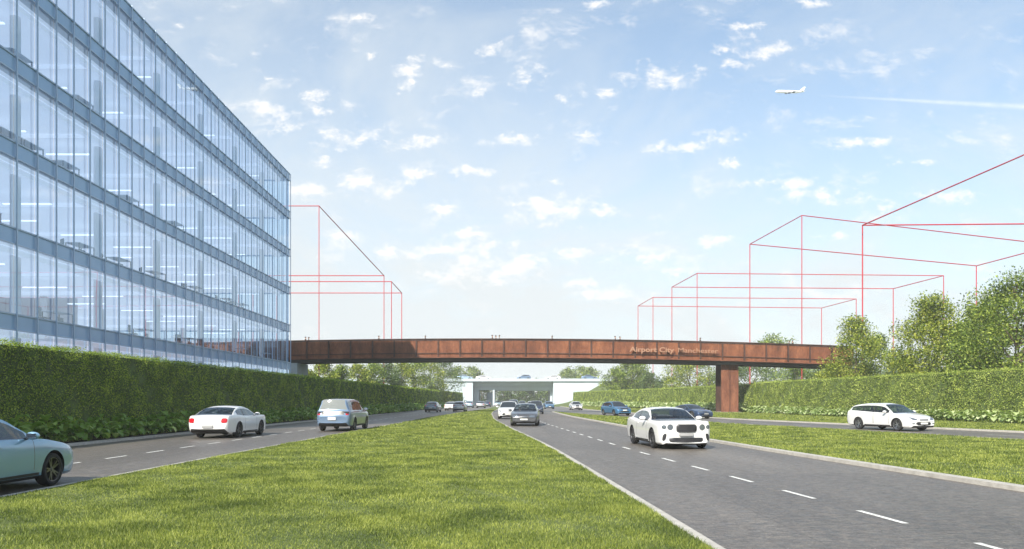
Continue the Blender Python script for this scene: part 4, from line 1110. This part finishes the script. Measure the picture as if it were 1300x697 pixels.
def car_parts(kind):
    if kind in _car_cache: return _car_cache[kind]
    sp = SPECS[kind]; shell = car_mesh(sp)
    bvh = BVHTree.FromPolygons([v.co.copy() for v in shell.vertices], [tuple(p.vertices) for p in shell.polygons])
    full = cut_arches(shell, sp); D = {}
    dr = sp['doors']
    def dooridx(f):
        c = f.calc_center_median()
        if f.material_index != 0 or abs(c.y) < sp['w']*.80: return None
        zt = 1.2
        for i, (a, b) in enumerate(dr):
            if a+.014 < c.x < b and c.z > sp['zb'][2][1]+.13 and c.z < 1.16: return (i, c.y > 0)
        return None
    def isdoor(f):
        d = dooridx(f)
        if d is None: return None
        # only below the side glass
        return d
    zt = pchip(*zip(*sp['zt']))
    def door_ok(f):
        c = f.calc_center_median(); return isdoor(f) if c.z < zt(c.x)-.004 else None
    D['body'] = smooth(sub_mesh(full, lambda f: f.material_index == 0 and door_ok(f) is None, 'body'))
    D['trim'] = sub_mesh(full, lambda f: f.material_index in (5,6,7), 'trim')
    D['doors'] = [smooth(sub_mesh(full, lambda f, i=i, s=s: door_ok(f) == (i, s), 'door')) for i in range(len(dr)) for s in (True, False)]
    D['windscreen'] = smooth(sub_mesh(full, lambda f: f.material_index == 2, 'windscreen'))
    D['rear_window'] = smooth(sub_mesh(full, lambda f: f.material_index == 3, 'rear_window'))
    ed = [sp['side'][0]]+[ (p[0]+p[1])/2 for p in sp['pillars']]+[sp['side'][1]]
    D['side'] = [smooth(sub_mesh(full, lambda f, a=a, b=b, s=s: f.material_index == 1 and a <= f.calc_center_median().x <= b and (f.calc_center_median().y > 0) == s, 'side_window')) for a, b in zip(ed, ed[1:]) for s in (True, False)]
    bpy.data.meshes.remove(full)
    D['bvh'] = bvh; D['sp'] = sp; _car_cache[kind] = D; return D
def slot(o, mat):
    """object-level material so that mesh data can be shared"""
    if not o.data.materials: o.data.materials.append(None)
    o.material_slots[0].link = 'OBJECT'; o.material_slots[0].material = mat
def mir(pts): return [(-a, b) for a, b in pts]
_detail = {}
def details(kind, style):
    """list of (name, mesh, material or None for paint)"""
    key = (kind, style)
    if key in _detail: return _detail[key]
    D = car_parts(kind); bvh, sp = D['bvh'], D['sp']; Ln = sp['L']; w = sp['w']; out = []
    Fr = lambda pts, **k: conform(bvh, pts, 'x', -1, **k)
    Rr = lambda pts, **k: conform(bvh, pts, 'x', 1, **k)
    nose = pchip(*zip(*sp['zt']))(.10); tail = pchip(*zip(*sp['zt']))(Ln-.12)
    if style == 'grand':
        out.append(('grille', Fr(rrect(0,.735,.74,.27,4,.09)), C_GRILLE))
        ring = []
        for s in (1,-1):
            out.append(('headlight', Fr(circle(s*.56,.765,.105)), C_LAMP)); out.append(('headlight', Fr(circle(s*.765,.77,.075)), C_LAMP))
            out.append(('air_intake', Fr([(s*.50+s*a, z) for a, z in ((.18,.52),(.21,.555),(.26,.55),(.30,.50),(.315,.42),(.32,.34),(.30,.29),(.26,.29),(.22,.34),(.195,.42))]), C_GRILLE))
        out.append(('air_intake', Fr(rrect(0,.335,1.20,.15,3,.06)), C_GRILLE)); out.append(('number_plate', Fr(rrect(0,.52,.50,.10,1,.01), off=.02), C_PLATEG))
        out.append(('number_plate', Rr(rrect(0,.53,.50,.11,1,.01), off=.02), C_PLATEG))
        for s in (1,-1): out.append(('tail_light', Rr(rrect(s*.72,.79,.27,.22,4,.08)), C_RED))
        out.append(('bumper_vent', Rr(rrect(0,.34,1.5,.12,2,.03)), C_BLACK))
    elif style == 'exec':
        out.append(('grille', Fr(rrect(0,.60,.46,.20,3,.05)), C_GRILLE))
        for k in range(3): out.append(('grille_bar', Fr(rrect(0,.54+.055*k,.42,.012,1,.003), off=.012, sink=0), C_CHROME))
        for s in (1,-1): out.append(('headlight', Fr([(s*a, z) for a, z in ((.30,.60),(.34,.70),(.48,.735),(.60,.72),(.74,.71),(.76,.64),(.66,.57),(.50,.57),(.40,.56))]), C_LAMP))
        out.append(('air_intake', Fr(rrect(0,.30,.90,.10,3,.03)), C_GRILLE)); out.append(('number_plate', Fr(rrect(0,.445,.50,.10,1,.01), off=.02), C_PLATE))
        for s in (1,-1): out.append(('tail_light', Rr(rrect(s*.66,.80,.30,.15,3,.05)), C_RED))
        out.append(('number_plate', Rr(rrect(0,.62,.50,.11,1,.01), off=.02), C_PLATE))
    elif style == 'family':
        out.append(('grille', Fr(rrect(0,.615,.62,.075,2,.02)), C_GRILLE))
        out.append(('air_intake', Fr([(-.52,.42),(-.4,.50),(0,.505),(.4,.50),(.52,.42),(.44,.32),(0,.30),(-.44,.32)]), C_GRILLE))
        for s in (1,-1):
            out.append(('headlight', Fr([(s*a, z) for a, z in ((.40,.60),(.44,.665),(.62,.735),(.80,.78),(.83,.70),(.74,.63),(.58,.59))]), C_LAMP))
            out.append(('fog_lamp', Fr(rrect(s*.68,.42,.18,.06,3,.03)), C_LAMP)); out.append(('tail_light', Rr(rrect(s*.68,.92,.22,.20,3,.05)), C_RED))
        out.append(('number_plate', Fr(rrect(0,.43,.50,.10,1,.01), off=.02), C_PLATE)); out.append(('number_plate', Rr(rrect(0,.62,.50,.11,1,.01), off=.02), C_PLATE))
    elif style == 'box':
        out.append(('grille', Fr(rrect(0,.74,1.0,.14,2,.03)), C_GRILLE)); out.append(('air_intake', Fr(rrect(0,.46,1.0,.10,2,.03)), C_GRILLE))
        for s in (1,-1):
            out.append(('headlight', Fr(rrect(s*.66,.74,.24,.15,2,.03)), C_LAMP)); out.append(('tail_light', Rr(rrect(s*.76,.98,.17,.20,2,.03)), C_RED))
        out.append(('tailgate_trim', Rr(rrect(0,1.0,1.28,.19,2,.03)), simple('silver_trim', (0.24,0.23,0.21), 0.45, 0.3)))
        out.append(('number_plate', Fr(rrect(0,.58,.50,.10,1,.01), off=.02), C_PLATE)); out.append(('number_plate', Rr(rrect(-.05,.70,.44,.16,1,.01), off=.02), C_PLATE))
        out.append(('bumper', Rr(rrect(0,.42,1.6,.05,2,.02)), C_BLACK))
    for s, nm in ((1,'y'),(-1,'y')):
        for (a, b) in sp['doors']:
            zt = pchip(*zip(*sp['zt']))((a+b)/2)
            out.append(('door_handle@%d' % s, conform(bvh, rrect(b-.16, zt-.12, .17, .028, 2, .012), 'y', s, off=.022, sink=.0, rings=(1,.8,.4)), C_CHROME if style == 'exec' else None))
        x0, x1 = sp['ax'][0]+sp['wr']+.12, sp['ax'][1]-sp['wr']-.12
        out.append(('sill', conform(bvh, rrect((x0+x1)/2, sp['zb'][2][1]+.105, x1-x0, .05, 1, .01), 'y', s, off=.010, sink=.0), C_BLACK if style in ('grand','family','exec') else C_BLACK))
        # mirror
        zt = pchip(*zip(*sp['zt']))(sp['side'][0]+.05); mx = sp['side'][0]+.12
        bm = bmesh.new(); bmesh.ops.create_uvsphere(bm, u_segments=16, v_segments=10, radius=1)
        for v in bm.verts:
            x, y, z = v.co; 
            v.co = Vector((mx+(max(x,-1)*.10 if x < 0 else x*.045), s*(w*.955+.13)+y*.125, zt+.065+z*.075))
        me = bpy.data.meshes.new('mirror'); bm.to_mesh(me); bm.free(); smooth(me, 60); out.append(('mirror@%d' % s, me, None))
        mg = MB(); mg.box(mx+.043, mx+.05, s*(w*.955+.13)-.09, s*(w*.955+.13)+.09, zt+.02, zt+.11); out.append(('mirror_glass@%d' % s, mg.mesh('mirror_glass', 0.0), C_CHROME))
        st_ = MB(); st_.tube((mx-.02, s*(w*.90), zt-.01), (mx-.02, s*(w*.955+.08), zt+.03), .022, n=8); out.append(('mirror_stalk@%d' % s, st_.mesh('mirror_stalk'), C_BLACK))
    _detail[key] = out; return out
def car(kind, style, pnt, x, y, heading, label, z=0.012, group=None, dark_rim=False, spokes=5, scale=1.0, rear_glass=None, name='car', side_glass=None, cabin=None):
    """heading: direction the nose points, radians from +Y towards +X"""
    D = car_parts(kind); sp = D['sp']; Ln = sp['L']
    t = empty(name, (x, y, z), label=label, cat='car', group=group)
    # car space: nose at x=0, tail at x=L; turn so that -x points along the heading, origin at the middle
    t.rotation_euler = (0, 0, math.pi - math.atan2(math.cos(heading), math.sin(heading))*-1 if False else math.atan2(math.cos(heading), math.sin(heading)) + math.pi)
    t.scale = (scale,)*3
    def add(nm, me, mat, par=None):
        o = bpy.data.objects.new(nm, me); COL.objects.link(o); o.parent = par or t
        if par is None: o.location = (-Ln/2, 0, 0)
        slot(o, mat if mat is not None else pnt); return o
    add('body', D['body'], None); add('underside', D['trim'], C_BLACK)
    if cabin is not None:
        side_glass = side_glass or C_CLEAR; wsg = C_CLEAR; rear_glass = rear_glass or C_CLEAR
        ztb = pchip(*zip(*sp['zt']))((sp['side'][0]+sp['side'][1])/2); x0, x1 = sp['side'][0]-.1, sp['side'][1]+.1; w_ = sp['w']; hip = sp['rf']-1.0
        m = MB(); m.box(x0, x1, -w_*.90, w_*.90, .34, .40); m.box(x0-.05, x0+.45, -w_*.86, w_*.86, ztb-.30, ztb-.06); m.box(x0, x1, -w_*.93, -w_*.90, .35, ztb-.06); m.box(x0, x1, w_*.90, w_*.93, .35, ztb-.06)
        m.box(x1-.05, x1+.25, -w_*.86, w_*.86, ztb-.22, ztb-.05); add('cabin', m.mesh('cabin', 0.015), C_CABIN)
        xs_ = sp['side'][0]+1.05
        for sy in (1,-1):
            m = MB(); M4 = Matrix.Translation((xs_, sy*w_*.42, hip-.17)) @ Matrix.Rotation(math.radians(14), 4, 'Y')
            m.box(-.06, .06, -.24, .24, .05, .62, M4); m.box(-.04, .03, -.13, .13, .66, .84, M4); m.box(-.52, -.07, -.24, .24, 0, .13, Matrix.Translation((xs_, sy*w_*.42, hip-.17)))
            add('seat', m.mesh('seat', 0.03), cabin)
        m = MB(); M4 = Matrix.Translation((xs_+.85, 0, hip-.17)) @ Matrix.Rotation(math.radians(16), 4, 'Y'); m.box(-.06, .06, -w_*.68, w_*.68, .05, .56, M4); add('rear_seat', m.mesh('rear_seat', 0.03), cabin)
        m = MB(); M4 = Matrix.Translation((x0+.62, w_*.42, ztb-.10)) @ Matrix.Rotation(math.radians(-65), 4, 'Y')
        pr = [(.185+.015*math.cos(a), .015*math.sin(a)) for a in [k*math.pi/3 for k in range(7)]]
        m.lathe(pr, 24); m.box(-.18, .18, -.015, .015, -.01, .01)
        me_ = m.mesh('steering_wheel'); me_.transform(M4); add('steering_wheel', me_, C_BLACK)
    else: wsg = C_GLASS
    doors = {}
    for i, m in enumerate(D['doors']):
        doors[i] = add('door', m, None)
    add('windscreen', D['windscreen'], wsg); add('rear_window', D['rear_window'], rear_glass or C_GLASS)
    for m in D['side']: add('side_window', m, side_glass or C_GLASS)
    nh = {1: 0, -1: 0}; mirror = {}
    for nm, me, mat in details(kind, style):
        if '@' in nm:
            n0, s = nm.split('@'); s = int(s)
            if n0 == 'door_handle':
                o = add('handle', me, mat, doors[nh[s]*2+(0 if s > 0 else 1)]); nh[s] += 1
            elif n0 == 'mirror': mirror[s] = add('mirror', me, mat)
            else: add(n0, me, mat, mirror[s])
        else: add(nm, me, mat)
    ty, rm, bk = wheel_meshes(sp['wr'], .225, spokes, dark_rim)
    for ax in sp['ax']:
        for s in (1,-1):
            o = bpy.data.objects.new('wheel', bk); COL.objects.link(o); o.parent = t
            o.location = (ax-Ln/2, s*(sp['w']-.125), sp['wr'])
            if s < 0: o.rotation_euler = (0,0,math.pi)
            for nm, me in (('tyre',ty),('rim',rm)):
                c = bpy.data.objects.new(nm, me); COL.objects.link(c); c.parent = o
    return t
P_WHITE = paint('paint_white', (0.70,0.70,0.69), 0.0, 0.3)
P_TEAL = paint('paint_teal', (0.20,0.36,0.50), 0.3, 0.25)
P_BLUEGREY = paint('paint_blue_grey', (0.13,0.20,0.30), 0.25)
P_GREY = paint('paint_grey', (0.10,0.10,0.105), 0.6)
P_NAVY = paint('paint_navy', (0.025,0.05,0.11), 0.4)
P_BLUE = paint('paint_blue', (0.05,0.17,0.32), 0.4)
P_SILVER = paint('paint_silver', (0.42,0.44,0.46), 0.6)
P_SLATE = paint('paint_slate', (0.14,0.19,0.24), 0.5)
P_LBLUE = paint('paint_light_blue', (0.33,0.45,0.56), 0.3)

# near cars
car('saloon', 'family', P_TEAL, -9.95, 13.35, 0.0, 'teal saloon cut off by the left edge of the photo', spokes=5, cabin=C_SEATG, dark_rim=True, scale=1.0)
car('coupe', 'grand', P_WHITE, -13.25, 35.4, 0.03, 'white coupe seen from behind on the left road', dark_rim=True, cabin=C_SEATR)
car('mpv', 'box', P_BLUEGREY, -9.55, 42.9, 0.02, 'boxy blue and silver van driving away on the left road', dark_rim=True, rear_glass=C_GLASSP, cabin=C_SEATG)
car('coupe', 'grand', P_WHITE, 5.72, 28.1, math.pi-0.09, 'white coupe with four round headlights coming towards the viewer', dark_rim=True, cabin=C_SEATR)
car('estate', 'family', P_WHITE, 21.55, 43.1, math.pi-0.30, 'white estate car on the slip road at the right', dark_rim=False, cabin=C_SEATG)
car('saloon', 'exec', P_GREY, 0.92, 51.2, math.pi+0.06, 'dark grey saloon coming towards the viewer beside the grass nose', cabin=C_SEATG)
car('hatch', 'family', P_WHITE, -0.3, 69.5, math.pi+0.03, 'white hatchback half hidden behind the dark grey saloon', scale=1.04)
car('sports', 'exec', P_NAVY, 16.6, 70.0, math.pi-0.42, 'dark blue sports car behind the white oncoming coupe')
car('hatch', 'box', P_BLUE, 11.5, 83.5, math.pi-0.32, 'bright blue boxy car on the slip road left of the sports car', scale=1.02)
car('saloon', 'grand', P_WHITE, 10.9, 129, math.pi-0.05, 'small white saloon heading this way beside the middle hedge')
# outbound, far
car('saloon', 'family', P_SLATE, -11.2, 107, 0.05, 'slate blue saloon ahead of the van, first from the left hedge')
car('coupe', 'grand', P_WHITE, -9.75, 122, 0.05, 'white low car between the slate saloon and the silver hatchback')
car('hatch', 'family', P_SILVER, -7.7, 112, 0.05, 'silver hatchback at the tip of the grass on the outbound road')
car('hatch', 'family', P_LBLUE, -9.5, 169, 0.03, 'pale blue hatchback far away beside the end of the left hedge')
car('saloon', 'exec', P_SILVER, -6.7, 163, 0.02, 'silver saloon far away in front of the overpass pier')
car('hatch', 'family', P_NAVY, -6.3, 192, 0.02, 'dark hatchback just ahead of the distant silver saloon')
# inbound, far
car('hatch', 'family', P_NAVY, 3.0, 94, math.pi+0.04, 'navy hatchback behind the right side of the grey saloon', scale=1.05)
car('mpv', 'box', P_SLATE, 0.2, 118, math.pi+0.03, 'slate van whose roof shows over the grey saloon')
car('saloon', 'exec', P_WHITE, 3.9, 152, math.pi, 'distant white saloon directly over the navy hatchback')
car('hatch', 'family', P_SILVER, 2.3, 172, math.pi, 'distant silver hatchback left of the far white saloon')
car('saloon', 'family', P_BLUE, 7.3, 149, math.pi-0.03, 'blue saloon in front of the right pier of the overpass')
car('hatch', 'family', P_LBLUE, -4.4, 236, math.pi, 'pale hatchback under the overpass at the left of the wide opening')
car('saloon', 'family', P_LBLUE, -2.9, 246, math.pi, 'pale saloon under the overpass beside the pale hatchback')
# on the overpass
zd = zz(481.6)+0.004
for (px, dx, kind, st_, p_, hd, lb_) in ((590,4,'saloon','family',P_LBLUE,1,'pale blue car on the overpass, leftmost'),(614,7,'saloon','exec',P_WHITE,1,'white car on the overpass between the pale car and the blue one'),
        (665,4,'hatch','family',P_BLUEGREY,-1,'blue grey car on the overpass above the middle of the wide opening'),(702,7,'saloon','family',P_WHITE,-1,'white car on the overpass above its right pier'),(748,4,'saloon','family',P_BLUEGREY,1,'blue car on the overpass nearest the green mound')):
    car(kind, st_, p_, (px-650)*(OY+dx)/F, OY+dx, hd*math.pi/2, lb_, z=zd, group='cars crossing the overpass', scale=1.05)

# ------------------------------------------------------------------ people on the footbridge
def person_mesh(seed, stride=0.25, arm=0.2):
    j = {}
    def V(*a): return Vector(a)
    pts = [(0,0,.95),(0,0,1.12),(0,0,1.32),(0,0,1.46),(0,.02,1.56),(0,.03,1.66),(0,.02,1.74)]
    rad = [.15,.14,.165,.085,.06,.095,.07]
    ed = [(0,1),(1,2),(2,3),(3,4),(4,5),(5,6)]
    def add(chain, root):
        p = root
        for c, r in chain:
            pts.append(c); rad.append(r); ed.append((p, len(pts)-1)); p = len(pts)-1
    for s in (1,-1):
        add([((s*.10, 0, .88),.10),((s*.11, s*stride*.5+.03,.50),.065),((s*.11, s*stride-.05*s,.10),.042),((s*.11, s*stride+.13,.04),.035)], 0)
        add([((s*.19,0,1.40),.065),((s*.23,-s*arm*.4,1.14),.042),((s*.22,-s*arm+.12,.92),.032),((s*.215,-s*arm+.16,.84),.035),((s*.21,-s*arm+.19,.77),.018)], 2)
    me = bpy.data.meshes.new('p'); me.from_pydata(pts, ed, []); o = bpy.data.objects.new('p', me); COL.objects.link(o)
    md = o.modifiers.new('s', 'SKIN'); me.skin_vertices[0].data[0].use_root = True
    for i, r in enumerate(rad): me.skin_vertices[0].data[i].radius = (r, r*(.72 if i in (0,1,2) else 1))
    sb = o.modifiers.new('u', 'SUBSURF'); sb.levels = 1; sb.render_levels = 1
    dg = bpy.context.evaluated_depsgraph_get(); dg.update(); out = bpy.data.meshes.new_from_object(o.evaluated_get(dg))
    bpy.data.objects.remove(o)
    mi = []
    for p in out.polygons:
        c = p.center; m = 0
        if c.z < .93: m = 2 if abs(c.x) < .17 else 0
        elif c.z < 1.47 and not (abs(c.x) > .15 and c.z < .98): m = 1
        if c.z < .09: m = 3
        mi.append(m)
    out.materials.clear()
    return smooth(out, 180), mi
SKIN_ = simple('skin', (0.45,0.27,0.19), 0.6); HAIR = [simple('hair_dark', (0.02,0.014,0.01), 0.7), simple('hair_fair', (0.18,0.11,0.05), 0.7)]
TROUS = simple('trousers_dark', (0.02,0.025,0.04), 0.9); SHOE = simple('shoes', (0.015,0.012,0.01), 0.6)
CLO = [simple('coat_black',(0.02,0.02,0.022),0.9), simple('coat_grey',(0.12,0.12,0.13),0.9), simple('shirt_pale',(0.45,0.45,0.46),0.9), simple('jacket_brown',(0.09,0.05,0.03),0.9)]
pm = [person_mesh(0,.22,.18), person_mesh(1,.08,.05)]
bmh = bmesh.new(); bmesh.ops.create_uvsphere(bmh, u_segments=12, v_segments=8, radius=1)
for v in bmh.verts: v.co = Vector((v.co.x*.095, v.co.y*.115-.015, 1.70+v.co.z*.085))
hairm = bpy.data.meshes.new('hair'); bmh.to_mesh(hairm); bmh.free(); smooth(hairm, 180); hairm.materials.append(HAIR[0])
info = [(388,0,0,'grey coat',1),(392,1,1,'pale shirt',-1),(481,0,3,'brown jacket',1),(540,1,0,'black coat',-1),(625,0,0,'black coat',1),(629.5,1,1,'grey coat',1),(634,0,2,'pale shirt',-1),(701,0,3,'brown jacket',-1),(781,0,1,'grey coat',1),(787,1,0,'black coat',1),(889,0,0,'black coat',-1),(1002,1,1,'grey coat',-1),(1006,0,0,'black coat',1)]
where = ['walking on the bridge, nearest the glass building','beside the walker nearest the glass building','alone over the dark shaded part of the bridge','alone where the bridge turns from shade to sun','leftmost of three walkers on the middle of the bridge','middle of three walkers on the middle of the bridge','rightmost of three walkers on the middle of the bridge','alone on the bridge right of the three walkers','left one of two walkers before the bridge lettering','right one of two walkers before the bridge lettering','alone on the bridge above the end of the lettering','left of two walkers at the right bridge end','right of two walkers at the right bridge end']
names = {0:'black coat',1:'grey coat',2:'pale shirt',3:'brown jacket'}
for i, (px, k, c, w_, dr) in enumerate(info):
    me0, mi = pm[k]; me = me0.copy(); me.name = 'person'
    for m_ in (SKIN_, CLO[c], TROUS, SHOE): me.materials.append(m_)
    me.polygons.foreach_set('material_index', mi)
    yy = BRY+0.85+0.5*(i%2); x = at(px, yy)
    o = link('person', me, None, label='person in a %s %s' % (names[c], where[i]), cat='person', group='people walking over the footbridge')
    o.location = (x, yy, ztop(x)-1.245); o.rotation_euler = (0,0,-dr*math.pi/2)
    link('hair', hairm, o)

def seated_mesh():
    pts = [(0,0,0),(0,.03,.20),(0,.02,.42),(0,.0,.55),(0,-.01,.64),(0,-.02,.74),(0,-.01,.83)]; rad = [.17,.15,.17,.09,.06,.095,.07]
    ed = [(k,k+1) for k in range(6)]
    def add(chain, root):
        p = root
        for c, r in chain: pts.append(c); rad.append(r); ed.append((p, len(pts)-1)); p = len(pts)-1
    for s in (1,-1):
        add([((s*.10,-.08,-.01),.10),((s*.12,-.48,.02),.07),((s*.12,-.66,-.30),.045),((s*.12,-.76,-.31),.035)], 0)
        add([((s*.20,0,.48),.065),((s*.24,-.16,.27),.045),((s*.17,-.40,.34),.034),((s*.15,-.46,.37),.03)], 2)
    me = bpy.data.meshes.new('p'); me.from_pydata(pts, ed, []); o = bpy.data.objects.new('p', me); COL.objects.link(o)
    o.modifiers.new('s', 'SKIN'); me.skin_vertices[0].data[0].use_root = True
    for i, r in enumerate(rad): me.skin_vertices[0].data[i].radius = (r, r*(.72 if i in (0,1,2) else 1))
    sb = o.modifiers.new('u', 'SUBSURF'); sb.levels = 1; sb.render_levels = 1
    dg = bpy.context.evaluated_depsgraph_get(); dg.update(); out = bpy.data.meshes.new_from_object(o.evaluated_get(dg)); bpy.data.objects.remove(o)
    mi = [0 if (p.center.z > .57 or (p.center.y < -.36 and p.center.z > .2)) else (2 if p.center.z < .1 else 1) for p in out.polygons]
    out.materials.clear(); return smooth(out, 180), mi
sm_, smi = seated_mesh()
hair2 = hairm.copy(); hair2.transform(Matrix.Translation((0,-.01,-.92)))
DRV = [('white coupe with four round','driver in a dark coat inside the oncoming white coupe',0),('dark grey saloon coming','driver in a pale shirt inside the dark grey saloon',2),
       ('white estate car on','driver in a grey coat inside the white estate',1),('boxy blue and silver','driver in a brown jacket inside the boxy van',3),('white coupe seen from','driver in a pale shirt inside the white coupe seen from behind',2)]
for key, lb_, c in DRV:
    cobj = [o for o in COL.objects if o.get('category') == 'car' and o['label'].startswith(key)][0]
    st = [o for o in cobj.children if o.name.startswith('seat')][0]
    me = sm_.copy(); me.name = 'person'
    for m_ in (SKIN_, CLO[c], TROUS): me.materials.append(m_)
    me.polygons.foreach_set('material_index', smi)
    o = link('person', me, None, label=lb_, cat='person', group='drivers seated in the cars')
    bb = st.data.vertices; sx_ = max(v.co.x for v in bb); sy_ = sum(v.co.y for v in bb)/len(bb); L_ = [s for s in SPECS.values()]
    q = Vector((sx_-.42+st.location.x, sy_, [v_ for k_, v_ in (('coupe',.40),('saloon',.45),('estate',.49),('mpv',.73)) if (k_ in lb_ or (k_ == 'mpv' and 'van' in lb_))][0]))
    o.scale = (.93,.93,.93); rz = cobj.rotation_euler[2]
    o.location = cobj.location + Vector((q.x*math.cos(rz)-q.y*math.sin(rz), q.x*math.sin(rz)+q.y*math.cos(rz), q.z))
    o.rotation_euler = (0,0,rz-math.pi/2)
    link('hair', hair2, o)

# ------------------------------------------------------------------ airliner
def airliner():
    D_ = 1500.0; x = (1003-650)*D_/F; z = EYE+(508-116.5)*D_/F
    t = empty('airliner', (x, D_, z), label='white airliner flying left high in the sky at the right', cat='airplane')
    t.rotation_euler = (math.radians(20), math.radians(1), 0); t.scale = (0.95,)*3
    W_ = Mat('airliner_white').set(Base_Color=(0.85,0.85,0.86), Roughness=0.3).m
    G_ = simple('engine_grey', (0.06,0.07,0.09), 0.4, 0.3); NV = simple('tail_mark_navy', (0.04,0.06,0.16), 0.5)
    # fuselage along x, nose at -30
    prof = [(-31,.05,-.6),(-30.3,1.0,-.5),(-29,1.9,-.25),(-26.5,2.7,0),(-23,3.0,0),(10,3.0,0),(17,2.6,.2),(24,1.6,.7),(29,.7,1.1),(31,.2,1.2)]
    m = MB(); n = 20; i0 = 0
    for (x_, r, dz) in prof:
        for k in range(n): a = 2*math.pi*k/n; m.v.append((x_, r*math.cos(a), dz+r*math.sin(a)))
    for s in range(len(prof)-1):
        for k in range(n): m.f.append([s*n+k, s*n+(k+1)%n, (s+1)*n+(k+1)%n, (s+1)*n+k])
    m.f.append(list(range(n))[::-1]); m.f.append([(len(prof)-1)*n+k for k in range(n)])
    fus = m.build('fuselage', W_, t, smooth=True)
    def wing(name, root, tip, croot, ctip, th, par):
        m = MB(); i = 0
        for (p, c) in ((root,croot),(tip,ctip)):
            x_, y_, z_ = p
            m.v += [(x_, y_, z_), (x_+c*.35, y_, z_+th*c), (x_+c, y_, z_), (x_+c*.35, y_, z_-th*c*.6)]
        for k in range(4): m.f.append([k, (k+1)%4, 4+(k+1)%4, 4+k])
        m.f += [[0,1,2,3],[4,5,6,7]]; return m.build(name, W_, par)
    for s in (1,-1):
        wing('wing', (-7, s*2.2, -1.5), (10.5, s*29, 2.2), 12.5, 2.6, .06, t)
        wing('tailplane', (22, s*1.0, 1.6), (28.5, s*10, 2.6), 5.5, 2.0, .05, t)
        for (ex, ey, ez) in ((-4.6, 9.5, -2.6), (1.6, 19, -1.2)):
            e = MB(); e.lathe([(0.9,-2.6),(1.45,-2.5),(1.55,-1),(1.35,1.5),(.8,2.8),(0.01,2.9)], 16, 'x', (ex, s*ey, ez)); e.lathe([(0.01,-2.2),(1.0,-2.3)], 16, 'x', (ex, s*ey, ez)); e.build('engine', G_, t, smooth=True)
    m = MB(); m.v += [(19,-.25,2.6),(28,-.2,2.4),(31.5,-.1,10.2),(27.5,-.1,10.2),(19,.25,2.6),(28,.2,2.4),(31.5,.1,10.2),(27.5,.1,10.2)]
    for f in ((0,1,2,3),(7,6,5,4),(0,4,5,1),(1,5,6,2),(2,6,7,3),(3,7,4,0)): m.f.append(list(f))
    fin = m.build('tail_fin', W_, t)
    m = MB()
    for k in range(3): m.box(24+k*1.3, 24.8+k*1.4, -.34, .34, 4.6+k*1.3, 5.3+k*1.3)
    m.build('tail_marking', NV, fin)
    m = MB()
    for k in range(44): m.box(-25+k, -24.6+k, -3.02, 3.02, .45, .8)
    m.build('cabin_windows', G_, fus)
    m = MB(); m.box(-29.4, -28.3, -1.6, 1.6, .9, 1.35); m.build('cockpit_window', G_, fus)
airliner()

# ------------------------------------------------------------------ haze: one closed box of thin even air
hzm = bpy.data.materials.new('haze_air'); hzm.use_nodes = True; hn = hzm.node_tree
for n in list(hn.nodes): hn.nodes.remove(n)
ho = hn.nodes.new('ShaderNodeOutputMaterial'); hv = hn.nodes.new('ShaderNodeVolumePrincipled')
hv.inputs['Color'].default_value = (0.97,0.985,1.0,1); hv.inputs['Density'].default_value = 0.0005; hv.inputs['Anisotropy'].default_value = 0.0
hn.links.new(hv.outputs[0], ho.inputs['Volume'])
MB().box(-1600, 1600, -1600, 1600, -1.0, 34.0).build('haze', hzm, None, kind='stuff', label='thin pale haze over the whole scene', cat='haze')
